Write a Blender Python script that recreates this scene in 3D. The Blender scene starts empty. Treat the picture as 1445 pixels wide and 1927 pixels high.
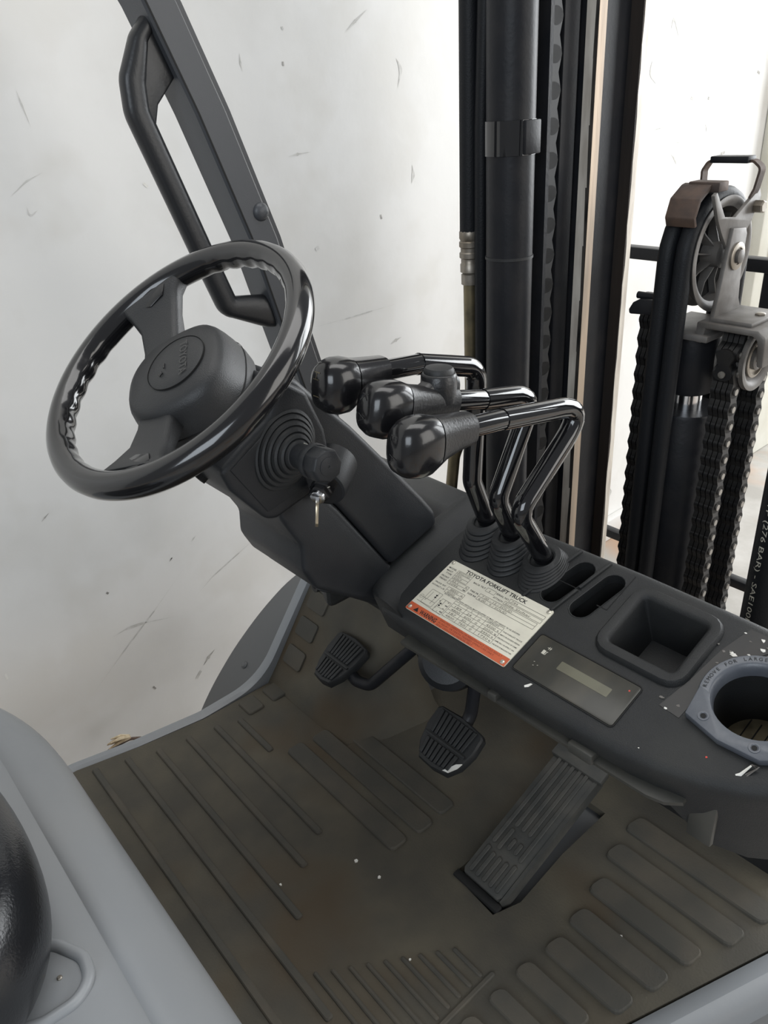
import bpy, bmesh, math, random
from mathutils import Vector, Matrix
random.seed(7)
V = Vector
sc = bpy.context.scene
COL = sc.collection

# ---------------------------------------------------------------- camera
FPX, IW, IH = 1447.0, 1445.0, 1927.0
R3 = ((0.6517371, 0.3215901, -0.68689051),
      (0.75578796, -0.35111762, 0.55272143),
      (-0.06342962, -0.87937263, -0.4718903))
CAM = V((0, 0, 0.95))
cd = bpy.data.cameras.new('camera')
cam = bpy.data.objects.new('camera', cd)
COL.objects.link(cam)
mw = Matrix.Identity(4)
for i in range(3):
    mw[i][0], mw[i][1], mw[i][2], mw[i][3] = R3[i][0], -R3[i][1], -R3[i][2], CAM[i]
cam.matrix_world = mw
cd.sensor_fit = 'VERTICAL'
cd.sensor_height = 36.0
cd.lens = FPX * 36.0 / IH
cd.clip_start = 0.01
sc.camera = cam

# ---------------------------------------------------------------- light
sc.view_settings.view_transform = 'Standard'
sc.view_settings.look = 'None'
sc.view_settings.gamma = 1.0
sc.view_settings.use_curve_mapping = False
sc.view_settings.exposure = 0.14
w = bpy.data.worlds.new('world')
sc.world = w
w.use_nodes = True
bg = w.node_tree.nodes['Background']
bg.inputs[0].default_value = (0.93, 0.96, 1.0, 1)
bg.inputs[1].default_value = 0.26


def area(name, loc, target, sx, sy, power, col):
    l = bpy.data.lights.new(name, 'AREA')
    l.shape = 'RECTANGLE'
    l.size, l.size_y, l.energy, l.color = sx, sy, power, col
    o = bpy.data.objects.new(name, l)
    COL.objects.link(o)
    o.location = loc
    o.rotation_euler = (V(target) - V(loc)).to_track_quat('-Z', 'Y').to_euler()
    return o


area('daylight_doorway_front', (0.6, 6.4, 1.7), (-0.9, 0.6, 0.4), 4.2, 3.2, 345, (0.95, 0.98, 1.0))
area('daylight_doorway_side', (3.4, 2.6, 1.6), (-1.2, 1.4, 0.6), 2.6, 2.8, 62, (1.0, 0.97, 0.92))
area('daylight_doorway_rear', (1.8, -3.2, 2.2), (-0.9, 0.4, 0.5), 2.6, 2.2, 80, (0.84, 0.92, 1.0))
area('roof_skylight', (-0.3, 1.0, 4.2), (-0.7, 0.6, 0.0), 1.6, 5.0, 80, (1.0, 0.99, 0.97))


# ---------------------------------------------------------------- helpers
class G:
    def __init__(s):
        s.v, s.f = [], []

    def add(s, vs, fs):
        b = len(s.v)
        s.v += [V(p) for p in vs]
        s.f += [tuple(i + b for i in f) for f in fs]
        return s

    def box(s, a, b):
        x0, y0, z0 = a
        x1, y1, z1 = b
        return s.add([(x0, y0, z0), (x1, y0, z0), (x1, y1, z0), (x0, y1, z0),
                      (x0, y0, z1), (x1, y0, z1), (x1, y1, z1), (x0, y1, z1)],
                     [(3, 2, 1, 0), (4, 5, 6, 7), (0, 1, 5, 4), (1, 2, 6, 5), (2, 3, 7, 6), (3, 0, 4, 7)])

    def prism(s, poly, fn, h0, h1):
        n = len(poly)
        vs = [fn(a, b, h0) for a, b in poly] + [fn(a, b, h1) for a, b in poly]
        fs = [tuple(range(n))[::-1], tuple(range(n, 2 * n))]
        fs += [(i, (i + 1) % n, n + (i + 1) % n, n + i) for i in range(n)]
        return s.add(vs, fs)

    def loft(s, secs, cap=True, closed=True):
        n = len(secs[0])
        vs = [p for q in secs for p in q]
        fs = []
        for k in range(len(secs) - 1):
            for i in range(n if closed else n - 1):
                j = (i + 1) % n
                fs.append((k * n + i, k * n + j, (k + 1) * n + j, (k + 1) * n + i))
        if cap and closed:
            fs.append(tuple(range(n))[::-1])
            fs.append(tuple(range((len(secs) - 1) * n, len(secs) * n)))
        return s.add(vs, fs)

    def tube(s, path, r, n=12, cap=True):
        path = [V(p) for p in path]
        m = len(path)
        rs = r if isinstance(r, (list, tuple)) else [r] * m
        t0 = (path[1] - path[0]).normalized()
        up = V((0, 0, 1)) if abs(t0.z) < 0.9 else V((1, 0, 0))
        a = t0.cross(up).normalized()
        secs = []
        for i, p in enumerate(path):
            t = (path[min(i + 1, m - 1)] - path[max(i - 1, 0)]).normalized()
            a = (a - t * a.dot(t)).normalized()
            b = t.cross(a)
            secs.append([p + (a * math.cos(2 * math.pi * k / n) + b * math.sin(2 * math.pi * k / n)) * rs[i] for k in range(n)])
        return s.loft(secs, cap)

    def lathe(s, o, ax, prof, n=32, e1=None, cap=True):
        o, ax = V(o), V(ax).normalized()
        if e1 is None:
            e1 = ax.orthogonal()
        e1 = (V(e1) - ax * V(e1).dot(ax)).normalized()
        e2 = ax.cross(e1)
        secs = [[o + ax * h + (e1 * math.cos(2 * math.pi * k / n) + e2 * math.sin(2 * math.pi * k / n)) * max(r, 1e-5)
                 for k in range(n)] for r, h in prof]
        return s.loft(secs, cap)


def fillet(pts, r, n=6):
    pts = [V(p) for p in pts]
    rr = r if isinstance(r, (list, tuple)) else [r] * len(pts)
    out = [pts[0]]
    for i in range(1, len(pts) - 1):
        a, b, c = pts[i - 1], pts[i], pts[i + 1]
        if rr[i] <= 0:
            out.append(b)
            continue
        d1, d2 = (a - b), (c - b)
        ang = d1.angle(d2)
        L = min(rr[i] / max(math.tan(ang / 2), 1e-3), d1.length * .48, d2.length * .48)
        p, q = b + d1.normalized() * L, b + d2.normalized() * L
        for k in range(n + 1):
            t = k / n
            out.append(p * (1 - t) ** 2 + b * 2 * t * (1 - t) + q * t * t)
    out.append(pts[-1])
    return out


def rrect(x0, x1, y0, y1, r, n=4):
    out = []
    for cx, cy, a0 in ((x1 - r, y1 - r, 0), (x0 + r, y1 - r, 90), (x0 + r, y0 + r, 180), (x1 - r, y0 + r, 270)):
        for k in range(n + 1):
            a = math.radians(a0 + 90 * k / n)
            out.append((cx + r * math.cos(a), cy + r * math.sin(a)))
    return out


def stadium(p, q, r, n=8):
    p, q = V((p[0], p[1])), V((q[0], q[1]))
    a = math.atan2(q.y - p.y, q.x - p.x)
    out = []
    for c, s in ((q, -90), (p, 90)):
        for k in range(n + 1):
            t = a + math.radians(s + 180 * k / n)
            out.append((c.x + r * math.cos(t), c.y + r * math.sin(t)))
    return out


def circle(cx, cy, r, n=32):
    return [(cx + r * math.cos(2 * math.pi * k / n), cy + r * math.sin(2 * math.pi * k / n)) for k in range(n)]


def origin(p):
    while p is not None and p.parent is not None:
        p = p.parent
    return p.location if p is not None else V((0, 0, 0))


def mk(name, g, mat, parent=None, bevel=0, seg=2, angle=35, sub=0, recalc=True, smooth=True):
    """one mesh object; world coordinates are made local to the root of its thing"""
    off = V(origin(parent))
    me = bpy.data.meshes.new(name)
    bm = bmesh.new()
    if isinstance(g, bmesh.types.BMesh):
        bm.free()
        bm = g
        for v in bm.verts:
            v.co -= off
    else:
        vs = [bm.verts.new(p - off) for p in g.v]
        for f in g.f:
            try:
                bm.faces.new([vs[i] for i in f])
            except ValueError:
                pass
    if recalc:
        bmesh.ops.recalc_face_normals(bm, faces=bm.faces)
    if bevel:
        bm.normal_update()
        es = [e for e in bm.edges if len(e.link_faces) == 2 and e.calc_face_angle(0) > math.radians(angle)]
        bmesh.ops.bevel(bm, geom=es, offset=bevel, segments=seg, affect='EDGES', profile=0.5, clamp_overlap=True)
    bm.to_mesh(me)
    bm.free()
    if smooth:
        me.polygons.foreach_set('use_smooth', [True] * len(me.polygons))
        me.set_sharp_from_angle(angle=math.radians(38))
    me.materials.append(mat)
    o = bpy.data.objects.new(name, me)
    COL.objects.link(o)
    if parent is not None:
        o.parent = parent
    if sub:
        m = o.modifiers.new('s', 'SUBSURF')
        m.levels = m.render_levels = sub
    return o


def thing(name, label, cat, loc=(0, 0, 0), group=None):
    o = bpy.data.objects.new(name, None)
    COL.objects.link(o)
    o.empty_display_size = 0.05
    o.location = loc
    o['label'], o['category'] = label, cat
    if group:
        o['group'] = group
    return o


def tag(o, label, cat, group=None):
    o['label'], o['category'] = label, cat
    if group:
        o['group'] = group
    return o


def struct(o, label=None):
    o['kind'] = 'structure'
    if label:
        o['label'] = label
    return o


def text_geo(g, s, size, fn, x=0, y=0, align='LEFT', ext=0.0002, sx=1.0, width=None, bold=0.0):
    """adds extruded lettering to g; fn(a, b, h) maps the flat letters to the world"""
    cu = bpy.data.curves.new('lettering', 'FONT')
    cu.body, cu.size, cu.align_x = s, size, align
    cu.resolution_u = 2
    cu.offset = bold * size
    o = bpy.data.objects.new('lettering', cu)
    COL.objects.link(o)
    dg = bpy.context.evaluated_depsgraph_get()
    me = bpy.data.meshes.new_from_object(o.evaluated_get(dg))
    if width:
        xs = [v.co.x for v in me.vertices]
        sx = width / max(max(xs) - min(xs), 1e-6)
    vs = [fn(x + v.co.x * sx, y + v.co.y, ext) for v in me.vertices]
    g.add(vs, [tuple(p.vertices) for p in me.polygons])
    bpy.data.objects.remove(o)
    bpy.data.curves.remove(cu)
    bpy.data.meshes.remove(me)
    return g


# ---------------------------------------------------------------- materials
def material(name, col, rough=0.5, metal=0.0, col2=None, nscale=8.0, lo=.4, hi=.65, bump=0.0, bscale=200.0,
             coat=0.0, rvar=0.0, stretch=None, spec=0.5, col3=None, n3=3.0):
    m = bpy.data.materials.new(name)
    m.use_nodes = True
    nt = m.node_tree
    b = nt.nodes['Principled BSDF']
    b.inputs['Base Color'].default_value = (*col, 1)
    b.inputs['Roughness'].default_value = rough
    b.inputs['Metallic'].default_value = metal
    b.inputs['Specular IOR Level'].default_value = spec
    if coat:
        b.inputs['Coat Weight'].default_value = coat
        b.inputs['Coat Roughness'].default_value = 0.04
    tc = nt.nodes.new('ShaderNodeTexCoord')
    src = tc.outputs['Object']
    if stretch:
        mp = nt.nodes.new('ShaderNodeMapping')
        mp.inputs['Scale'].default_value = stretch
        nt.links.new(src, mp.inputs['Vector'])
        src = mp.outputs['Vector']

    def noise(scale, detail=6.0):
        n = nt.nodes.new('ShaderNodeTexNoise')
        n.inputs['Scale'].default_value = scale
        n.inputs['Detail'].default_value = detail
        nt.links.new(src, n.inputs['Vector'])
        return n.outputs['Fac']

    def ramp(fac, a, c, p0, p1):
        r = nt.nodes.new('ShaderNodeValToRGB')
        r.color_ramp.elements[0].position, r.color_ramp.elements[1].position = p0, p1
        r.color_ramp.elements[0].color, r.color_ramp.elements[1].color = (*a, 1), (*c, 1)
        nt.links.new(fac, r.inputs['Fac'])
        return r.outputs['Color']
    if col2:
        out = ramp(noise(nscale), col, col2, lo, hi)
        if col3:
            f = ramp(noise(n3, 3.0), (0, 0, 0), (1, 1, 1), .52, .66)
            mx = nt.nodes.new('ShaderNodeMix')
            mx.data_type = 'RGBA'
            nt.links.new(f, mx.inputs[0])
            nt.links.new(out, mx.inputs[6])
            mx.inputs[7].default_value = (*col3, 1)
            out = mx.outputs[2]
        nt.links.new(out, b.inputs['Base Color'])
    if rvar:
        mr = nt.nodes.new('ShaderNodeMapRange')
        mr.inputs['To Min'].default_value = max(rough - rvar, 0.02)
        mr.inputs['To Max'].default_value = min(rough + rvar, 1)
        nt.links.new(noise(nscale * 2.3), mr.inputs['Value'])
        nt.links.new(mr.outputs[0], b.inputs['Roughness'])
    if bump:
        bp = nt.nodes.new('ShaderNodeBump')
        bp.inputs['Strength'].default_value = bump
        bp.inputs['Distance'].default_value = 0.001
        nt.links.new(noise(bscale, 3.0), bp.inputs['Height'])
        nt.links.new(bp.outputs[0], b.inputs['Normal'])
    return m


M = {}
M['wall'] = material('wall_paint', (.79, .78, .755), .42, col2=(.66, .645, .61), nscale=3.2, lo=.48, hi=.80, bump=.5, bscale=26, col3=(.74, .725, .69), n3=6)
M['trimw'] = material('trim_paint', (.66, .65, .58), .5, col2=(.58, .56, .48), nscale=5)
M['concrete'] = material('concrete', (.36, .34, .31), .55, col2=(.50, .48, .45), nscale=5, col3=(.42, .26, .16), n3=2.6, bump=.3, bscale=60)
M['gloss'] = material('gloss_black', (.006, .006, .007), .09, coat=.6, bump=.02, bscale=40)
M['rim'] = material('rim_black', (.007, .007, .008), .16, coat=.5, bump=.05, bscale=60)
M['rubber'] = material('black_rubber', (.016, .017, .018), .55, bump=.25, bscale=500)
M['plastic'] = material('black_plastic', (.013, .0145, .017), .44, bump=.25, bscale=900, col2=(.018, .0195, .022), nscale=14, rvar=.06, spec=.42)
M['dash'] = material('dash_plastic', (.016, .0172, .0185), .48, bump=.5, bscale=1200, col2=(.023, .024, .0235), nscale=12, rvar=.08, spec=.38)
M['softpad'] = material('hub_plastic', (.019, .020, .0215), .45, bump=.35, bscale=900)
M['knob'] = material('knob_black', (.008, .008, .009), .2, coat=.25, bump=.08, bscale=300)
M['collar'] = material('knob_collar', (.018, .018, .019), .33, bump=.3, bscale=400)
M['mat'] = material('floor_mat_rubber', (.066, .061, .050), .72, col2=(.104, .092, .068), nscale=9, lo=.38, hi=.7, bump=.5, bscale=300, col3=(.075, .058, .038), n3=4, rvar=.1, spec=.3)
M['matrib'] = material('floor_mat_rib', (.064, .061, .052), .7, col2=(.088, .078, .062), nscale=12, bump=.4, bscale=300, spec=.3)
M['paint'] = material('grey_paint', (.245, .258, .272), .38, col2=(.255, .265, .275), nscale=6, bump=.12, bscale=90)
M['paintd'] = material('dark_grey_paint', (.115, .118, .120), .45, bump=.1, bscale=120)
M['pillar'] = material('pillar_paint', (.055, .059, .066), .4, bump=.2, bscale=600)
M['handle'] = material('handle_plastic', (.015, .016, .018), .36, bump=.2, bscale=300)
M['seat'] = material('seat_vinyl', (.012, .013, .015), .24, bump=.3, bscale=420)
M['steel'] = material('dark_steel', (.012, .013, .016), .42, 0, col2=(.018, .018, .020), nscale=20, bump=.3, bscale=150, spec=.22)
M['steelb'] = material('brown_steel', (.040, .030, .024), .6, .2, col2=(.024, .021, .020), nscale=18, stretch=(1, 1, .15), bump=.4, bscale=150)
M['worn'] = material('worn_edge', (.80, .74, .65), .5, .1, col2=(.56, .50, .43), nscale=40, stretch=(1, 1, .2), bump=.6, bscale=160)
M['tan'] = material('tan_steel', (.60, .46, .33), .5, .1, col2=(.42, .33, .25), nscale=35, stretch=(1, 1, .12), bump=.4, bscale=160)
M['grease'] = material('greasy_steel', (.10, .09, .08), .35, .3, col2=(.02, .02, .02), nscale=60, stretch=(1, 1, .25), bump=1.0, bscale=120)
M['chain'] = material('chain_steel', (.010, .010, .011), .45, 0, col2=(.018, .017, .016), nscale=40, spec=.35)
M['chainedge'] = material('chain_pin_steel', (.32, .30, .27), .4, .6, col2=(.12, .11, .10), nscale=60)
M['chrome'] = material('chrome', (.75, .76, .78), .16, 1.0)
M['zinc'] = material('zinc_steel', (.34, .31, .27), .38, .7, col2=(.22, .19, .15), nscale=30)
M['bracket'] = material('bracket_steel', (.17, .16, .15), .5, .2, col2=(.11, .10, .09), nscale=25, bump=.3, bscale=100)
M['rust'] = material('rusty_steel', (.105, .068, .05), .65, .2, col2=(.055, .04, .035), nscale=28, bump=.6, bscale=120)
M['plate'] = material('data_plate_foil', (.80, .765, .64), .36, .1, col2=(.70, .67, .56), nscale=30, rvar=.08)
M['orange'] = material('warning_orange', (.62, .13, .05), .45, col2=(.52, .10, .04), nscale=40)
M['ink'] = material('black_ink', (.012, .012, .012), .6)
M['inkgrey'] = material('stamped_grey', (.15, .14, .11), .6)
M['inkred'] = material('dark_red_ink', (.16, .018, .008), .6)
M['white'] = material('white_chip', (.82, .81, .77), .6, col2=(.7, .68, .62), nscale=60)
M['rivet'] = material('rivet_alloy', (.66, .63, .55), .32, .7)
M['lens'] = material('display_lens', (.040, .039, .033), .32, col2=(.072, .065, .050), nscale=22, rvar=.1, stretch=(1, .35, 1), spec=.35)
M['lcd'] = material('lcd_film', (.135, .130, .090), .3, col2=(.105, .10, .07), nscale=25)
M['icon'] = material('icon_print', (.55, .53, .45), .5)
M['cup'] = material('cup_holder_plastic', (.085, .094, .112), .36, col2=(.115, .125, .142), nscale=20, bump=.2, bscale=300)
M['dark'] = material('near_black_matte', (.008, .008, .008), .8)  # matte near-black for wells, recesses, seams and other black parts
M['cupfloor'] = material('dusty_cup_floor', (.20, .165, .10), .8, col2=(.12, .10, .06), nscale=60)
M['brass'] = material('brass_tube', (.24, .20, .12), .4, .6, col2=(.14, .12, .08), nscale=30)
M['hose'] = material('hose_rubber', (.007, .008, .010), .5, bump=.4, bscale=400, spec=.25)
M['print'] = material('hose_print', (.42, .40, .34), .6)
M['rope'] = material('frayed_rope', (.62, .52, .36), .8, col2=(.42, .32, .2), nscale=90)
M['mark'] = material('scuff', (.52, .51, .48), .6, col2=(.70, .69, .66), nscale=60)
M['markd'] = material('scuff_dark', (.24, .23, .21), .6, col2=(.5, .48, .45), nscale=60)
M['strip'] = material('strip_metal', (.040, .040, .036), .5, col2=(.06, .058, .05), nscale=25)
M['gluepatch'] = material('glue_residue', (.024, .022, .021), .42, col2=(.018, .018, .018), nscale=60, stretch=(1, .2, 1))
M['brasskey'] = material('key_metal', (.55, .47, .34), .3, .8)
M['red'] = material('red_fleck', (.6, .06, .04), .5)

GZ = -0.55           # warehouse ground
WX = -1.42           # white wall

# ---------------------------------------------------------------- setting
struct(mk('floor', G().box((WX - .3, -4, GZ - .1), (6, 9, GZ)), M['concrete']), 'stained grey concrete warehouse floor')
wall = struct(mk('wall_left', G().box((WX - .2, -4, GZ), (WX, 9, 4.4)), M['wall']), 'scuffed white painted warehouse wall')
struct(mk('baseboard_left', G().box((WX, 1.0, GZ), (WX + .03, 9, GZ + .085)), M['wall'], bevel=.006))
pil = struct(mk('trim_1', G().box((WX, 2.98, GZ), (WX + .05, 3.40, 4.4)), M['trimw'], bevel=.008), 'cream painted post on the white wall')
mk('groove_strip', G().box((WX + .05, 3.06, GZ), (WX + .058, 3.09, 4.4)), M['trimw'], pil)


def wallpt(px, py, x=WX):
    d = V([R3[i][0] * (px - IW / 2) + R3[i][1] * (py - IH / 2) + R3[i][2] * FPX for i in range(3)])
    p = CAM + d * (x / d.x)
    return p


def scuff(pts, wd, m):
    P = [wallpt(*p) for p in pts]
    if len(P) > 2:
        P = fillet(P, .05, 4)
    n = len(P)
    L, Rr = [], []
    for i, p in enumerate(P):
        t = (P[min(i + 1, n - 1)] - P[max(i - 1, 0)]).normalized()
        s = V((1, 0, 0)).cross(t)
        k = min(wd, .0045) * (math.sin(math.pi * (i + .08) / (n - .84)) if n > 2 else 1)
        L.append(V((WX + .0006, p.y + s.y * k, p.z + s.z * k)))
        Rr.append(V((WX + .0006, p.y - s.y * k, p.z - s.z * k)))
    g = G()
    g.add(L + Rr, [(i, i + 1, n + i + 1, n + i) for i in range(n - 1)])
    mk('scuff_mark', g, M[m], wall, recalc=False)


for pts, wd, m in (
        ([(210, 1200), (240, 1182), (270, 1172), (330, 1160)], .0032, 'mark'),
        ([(172, 1310), (230, 1230), (290, 1150), (345, 1070)], .0010, 'mark'),
        ([(370, 1120), (400, 1085), (450, 1040), (495, 1000)], .0012, 'mark'),
        ([(383, 1252), (392, 1237), (404, 1222)], .004, 'markd'),
        ([(370, 1277), (378, 1262)], .003, 'mark'),
        ([(78, 982), (84, 974), (92, 965)], .0016, 'markd'),
        ([(360, 1020), (364, 1013), (368, 1008)], .0014, 'mark'),
        ([(318, 1058), (324, 1048), (320, 1056)], .002, 'mark'),
        ([(543, 295), (560, 290), (585, 286)], .0028, 'mark'),
        ([(450, 100), (452, 118), (456, 135)], .0018, 'mark'),
        ([(532, 116), (533, 124)], .002, 'markd'), ([(716, 404), (718, 412)], .002, 'markd'),
        ([(594, 470), (600, 465)], .0035, 'mark'), ([(530, 50), (532, 56)], .002, 'mark'),
        ([(590, 616), (650, 600), (700, 585), (745, 572)], .0014, 'mark'),
        ([(735, 648), (745, 640), (755, 634)], .008, 'mark'),
        ([(745, 110), (755, 130), (748, 165)], .009, 'mark'),
        ([(650, 60), (668, 40), (690, 18)], .004, 'mark'),
        ([(775, 310), (778, 330), (774, 345)], .008, 'mark'),
        ([(1228, 110), (1222, 140), (1235, 160)], .016, 'mark'),
        ([(1262, 60), (1268, 30), (1278, 75)], .012, 'mark'),
        ([(1262, 290), (1270, 300), (1272, 310)], .006, 'mark'),
        ([(1240, 520), (1246, 540), (1243, 555)], .008, 'mark'),
        ([(1215, 250), (1240, 242), (1256, 238)], .003, 'mark'),
        ([(1262, 270), (1280, 268), (1294, 265)], .003, 'mark'),
        ([(1356, 290), (1364, 286)], .006, 'markd'), ([(1425, 134), (1429, 138)], .008, 'markd'),
        ([(1300, 184), (1304, 186)], .006, 'mark'), ([(1332, 184), (1335, 186)], .006, 'markd'),
        ([(1326, 232), (1330, 240), (1328, 250)], .006, 'mark'),
        ([(1145, 915), (1150, 925), (1148, 932)], .008, 'mark'),
        ([(30, 170), (40, 195), (58, 240)], .0012, 'mark'), ([(20, 370), (50, 340), (80, 325)], .0012, 'mark'),
        ([(50, 390), (56, 408), (70, 396)], .0014, 'mark'), ([(270, 345), (278, 352)], .0022, 'white'),
        ([(200, 1115), (204, 1117)], .0022, 'markd'), ([(288, 1292), (293, 1296)], .0022, 'markd'),
        ([(10, 1268), (14, 1278)], .002, 'white')):
    scuff(pts, wd, m)

# frayed rope end lying out from the wall foot
rp = thing('rope_end', 'short frayed rope end sticking out between white wall and floor mat edge', 'rope', wallpt(235, 1392, -1.36))
c0 = wallpt(235, 1392, -1.36)
mk('cord', G().tube(fillet([wallpt(180, 1432, -1.38), wallpt(215, 1405, -1.36), wallpt(245, 1390, -1.36), wallpt(272, 1388, -1.36), wallpt(280, 1400, -1.37)], .03), .0035, 8), M['rust'], rp)
for k in range(9):
    a = V((random.uniform(-.01, .01), random.uniform(-.006, .006), random.uniform(-.006, .006)))
    mk('strand', G().tube([wallpt(244, 1387, -1.355) + a * .3, wallpt(228, 1392, -1.352) + a, wallpt(211, 1402, -1.35) + a * 1.6], [.0035, .004, .0012], 6), M['rope'], rp)

# ---------------------------------------------------------------- floor mat and cab floor
flo = thing('floor_plate', 'grey painted cab floor plate with rolled edge around the rubber mat', 'floor plate', (-.62, .4, -.04))
matpoly = [(-1.074, .02), (-1.074, .17), (-1.050, .27), (-1.031, .386), (-1.030, .522), (-.80, .524), (-.80, .79), (-.16, .797),
           (-.148, .75), (-.169, .688), (-.236, .492), (-.318, .25), (-.396, .02)]
up = lambda a, b, h: V((a, b, h))
mk('plate', G().prism([(-1.10, -.05), (-1.10, .17), (-1.075, .27), (-1.055, .386), (-1.055, .55), (-.78, .9), (-.16, .9), (-.12, .80), (-.21, .50), (-.38, -.05)], up, -.045, -.018), M['paintd'], flo)
lip = fillet([(-1.090, .02, -.010), (-1.086, .17, -.009), (-1.062, .27, -.008), (-1.043, .386, -.007), (-1.043, .51, -.003), (-1.046, .655, .182)], [0, .1, .1, .1, .4, 0], 9)
secs = []
for p in lip:
    secs.append([p + V((-.012, 0, -.06)), p + V((-.012, 0, .004)), p + V((-.008, 0, .010)), p + V((.004, 0, .011)), p + V((.010, 0, .007)), p + V((.012, 0, -.06))])
mk('side_edge', G().loft(secs), M['paint'], flo)
rl = [V(p) for p in ((-.40, .0, -.004), (-.316, .25, -.004), (-.233, .492, -.004), (-.166, .688, -.004), (-.140, .765, -.004))]
prof = [(0, -.03), (0, .004), (.008, .010), (.020, .011), (.030, .004), (.036, -.012), (.040, -.04)]
nx = V((.946, -.324, 0))
mk('step_edge', G().loft([[p + nx * a + V((0, 0, b)) for a, b in prof] for p in rl], cap=False, closed=False), M['paint'], flo, recalc=False)
mk('step_side', G().loft([[p + nx * a + V((0, 0, b)) for a, b in ((.039, -.036), (.15, -.085), (.15, -.10), (.039, -.05))] for p in rl]), M['paintd'], flo)

fm = thing('floor_mat', 'dirty black ribbed rubber floor mat between seat hood and instrument panel', 'floor mat', (-.62, .4, 0))
bm = bmesh.new()
hole = [(-.508, .486), (-.430, .480), (-.417, .52), (-.425, .62), (-.425, .72), (-.508, .72)]


def loop(bm, pts, z):
    vs = [bm.verts.new((a, b, z)) for a, b in pts]
    return [bm.edges.new((vs[i], vs[(i + 1) % len(vs)])) for i in range(len(vs))]


es = loop(bm, matpoly, 0) + loop(bm, hole, 0)
bmesh.ops.triangle_fill(bm, use_beauty=True, edges=es)
r = bmesh.ops.extrude_face_region(bm, geom=bm.faces[:])
for v in r['geom']:
    if isinstance(v, bmesh.types.BMVert):
        v.co.z -= .012
mk('mat_sheet', bm, M['mat'], fm)
# toe board rising over the wheel arch
tb = [(.518, -.012), (.524, .001), (.545, .026), (.66, .182), (.70, .19), (.70, -.012)]
mk('toe_board', G().loft([[V((x, y, -.012 + (z + .012) * k)) for y, z in tb] for x, k in ((-1.038, 1), (-.885, 1), (-.86, .93), (-.83, .72), (-.79, .35), (-.765, .12), (-.75, .062))]), M['mat'], fm)


def rib(x0, x1, y0, y1, hgt=.004, r=.008, skew=0.0, name='rib', m='matrib'):
    pl = [(a + skew * (b - y0), b) for a, b in rrect(x0, x1, y0, y1, min(r, (y1 - y0) * .45), 3)]
    c = V(((x0 + x1) / 2, (y0 + y1) / 2))
    def ins(d):
        out = []
        for a, b in pl:
            s = (V((a, b)) - c)
            out.append((a - math.copysign(min(d, abs(s.x)), s.x), b - math.copysign(min(d, abs(s.y)), s.y)))
        return out
    g = G().loft([[V((a, b, -.001)) for a, b in pl], [V((a, b, hgt * .6)) for a, b in ins(.0008)], [V((a, b, hgt)) for a, b in ins(.0022)]])
    return mk(name, g, M[m], fm, smooth=False)


for x0, x1, y0, y1 in ((-.391, -.186, .714, .750), (-.385, -.199, .657, .692), (-.369, -.222, .597, .631), (-.360, -.233, .541, .575),
                       (-.357, -.246, .489, .522), (-.363, -.268, .440, .468), (-.364, -.288, .393, .419), (-.366, -.312, .345, .371)):
    rib(x0, x1, y0, y1, .0055, .009, .12)
for x0, x1, y0, y1 in ((-.852, -.589, .541, .573), (-.857, -.587, .494, .527), (-.862, -.592, .446, .479)):
    rib(x0, x1, y0, y1, .004, .008)
for x0, x1, y in ((-1.055, -.44, .193), (-1.04, -.47, .243), (-1.02, -.60, .291), (-1.01, -.66, .342), (-1.0, -.69, .391), (-.985, -.88, .43)):
    rib(x0, x1, y - .006, y + .006, .0035, .004)
for k in range(9):
    y = .262 + .0185 * k
    rib(-.53 + .012 * k, -.384, y - .0035, y + .0035, .0028, .003)
rib(-.382, -.374, .262, .425, .003, .003)
for px, yy, zz in ((-1.0, .465, 0), (-1.0, .516, 0)):
    rib(px - .022, px + .022, yy - .017, yy + .017, .004, .006, 0, 'pad')
tn = V((0, -.80, .60))
tv = V((0, .60, .80))
for yy in (.566, .600, .632):
    o = V((-.995, yy, (yy - .545) * 1.3565 + .026))
    mk('pad', G().prism(rrect(-.026, .026, -.018, .018, .006), lambda a, b, h: o + V((a, 0, 0)) + tv * b + tn * h, -.002, .004), M['matrib'], fm, bevel=.0015)
for x, y, s in ((-.575, .407, .0025), (-.617, .40, .003), (-.30, .575, .002), (-.46, .36, .0015), (-.66, .30, .0018), (-.35, .36, .0015)):
    mk('debris_chip', G().prism([(x + s * math.cos(a) * random.uniform(.6, 1.3), y + s * math.sin(a) * random.uniform(.6, 1.3)) for a in (0, 1.2, 2.4, 3.7, 5)], up, .0, .0015), M['white'], fm)

# ---------------------------------------------------------------- wheel-arch fender
prof = [(.40, -.14), (.422, -.094), (.462, -.043), (.521, .015), (.592, .068), (.661, .105), (.72, .120), (.80, .125)]
prof = [(p.x, p.y) for p in fillet([V((a, b, 0)) for a, b in prof], .5, 4)]
fe = thing('front_fender', 'dark grey curved front fender beyond the left edge of the mat', 'fender', (-1.10, .55, -.14))
secs = []
for x in (-1.152, -1.149, -1.06):
    secs.append([V((x, y, z - (.002 if x == -1.152 else 0))) for y, z in prof] + [V((x, y + .004, z - .016)) for y, z in prof[::-1]])
mk('arch_panel', G().loft(secs), M['paintd'], fe)
mk('bolt', G().lathe((-1.10, .515, .005), (0, -.65, .76), [(.007, 0), (.007, .004), (.004, .007), (0, .007)], 12), M['paintd'], fe)

# ---------------------------------------------------------------- seat hood and seat
ho = thing('seat_hood', 'light grey painted seat hood with rounded front edge', 'hood', (-.6, -.1, -.04))
hp = [(.105, -.04), (.112, .10), (.119, .20), (.121, .245), (.116, .266), (.105, .282), (.090, .2935), (.072, .300), (.062, .3005), (.057, .298), (.052, .2995), (.03, .303), (-.30, .31), (-.45, .31), (-.45, -.04)]


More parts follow.
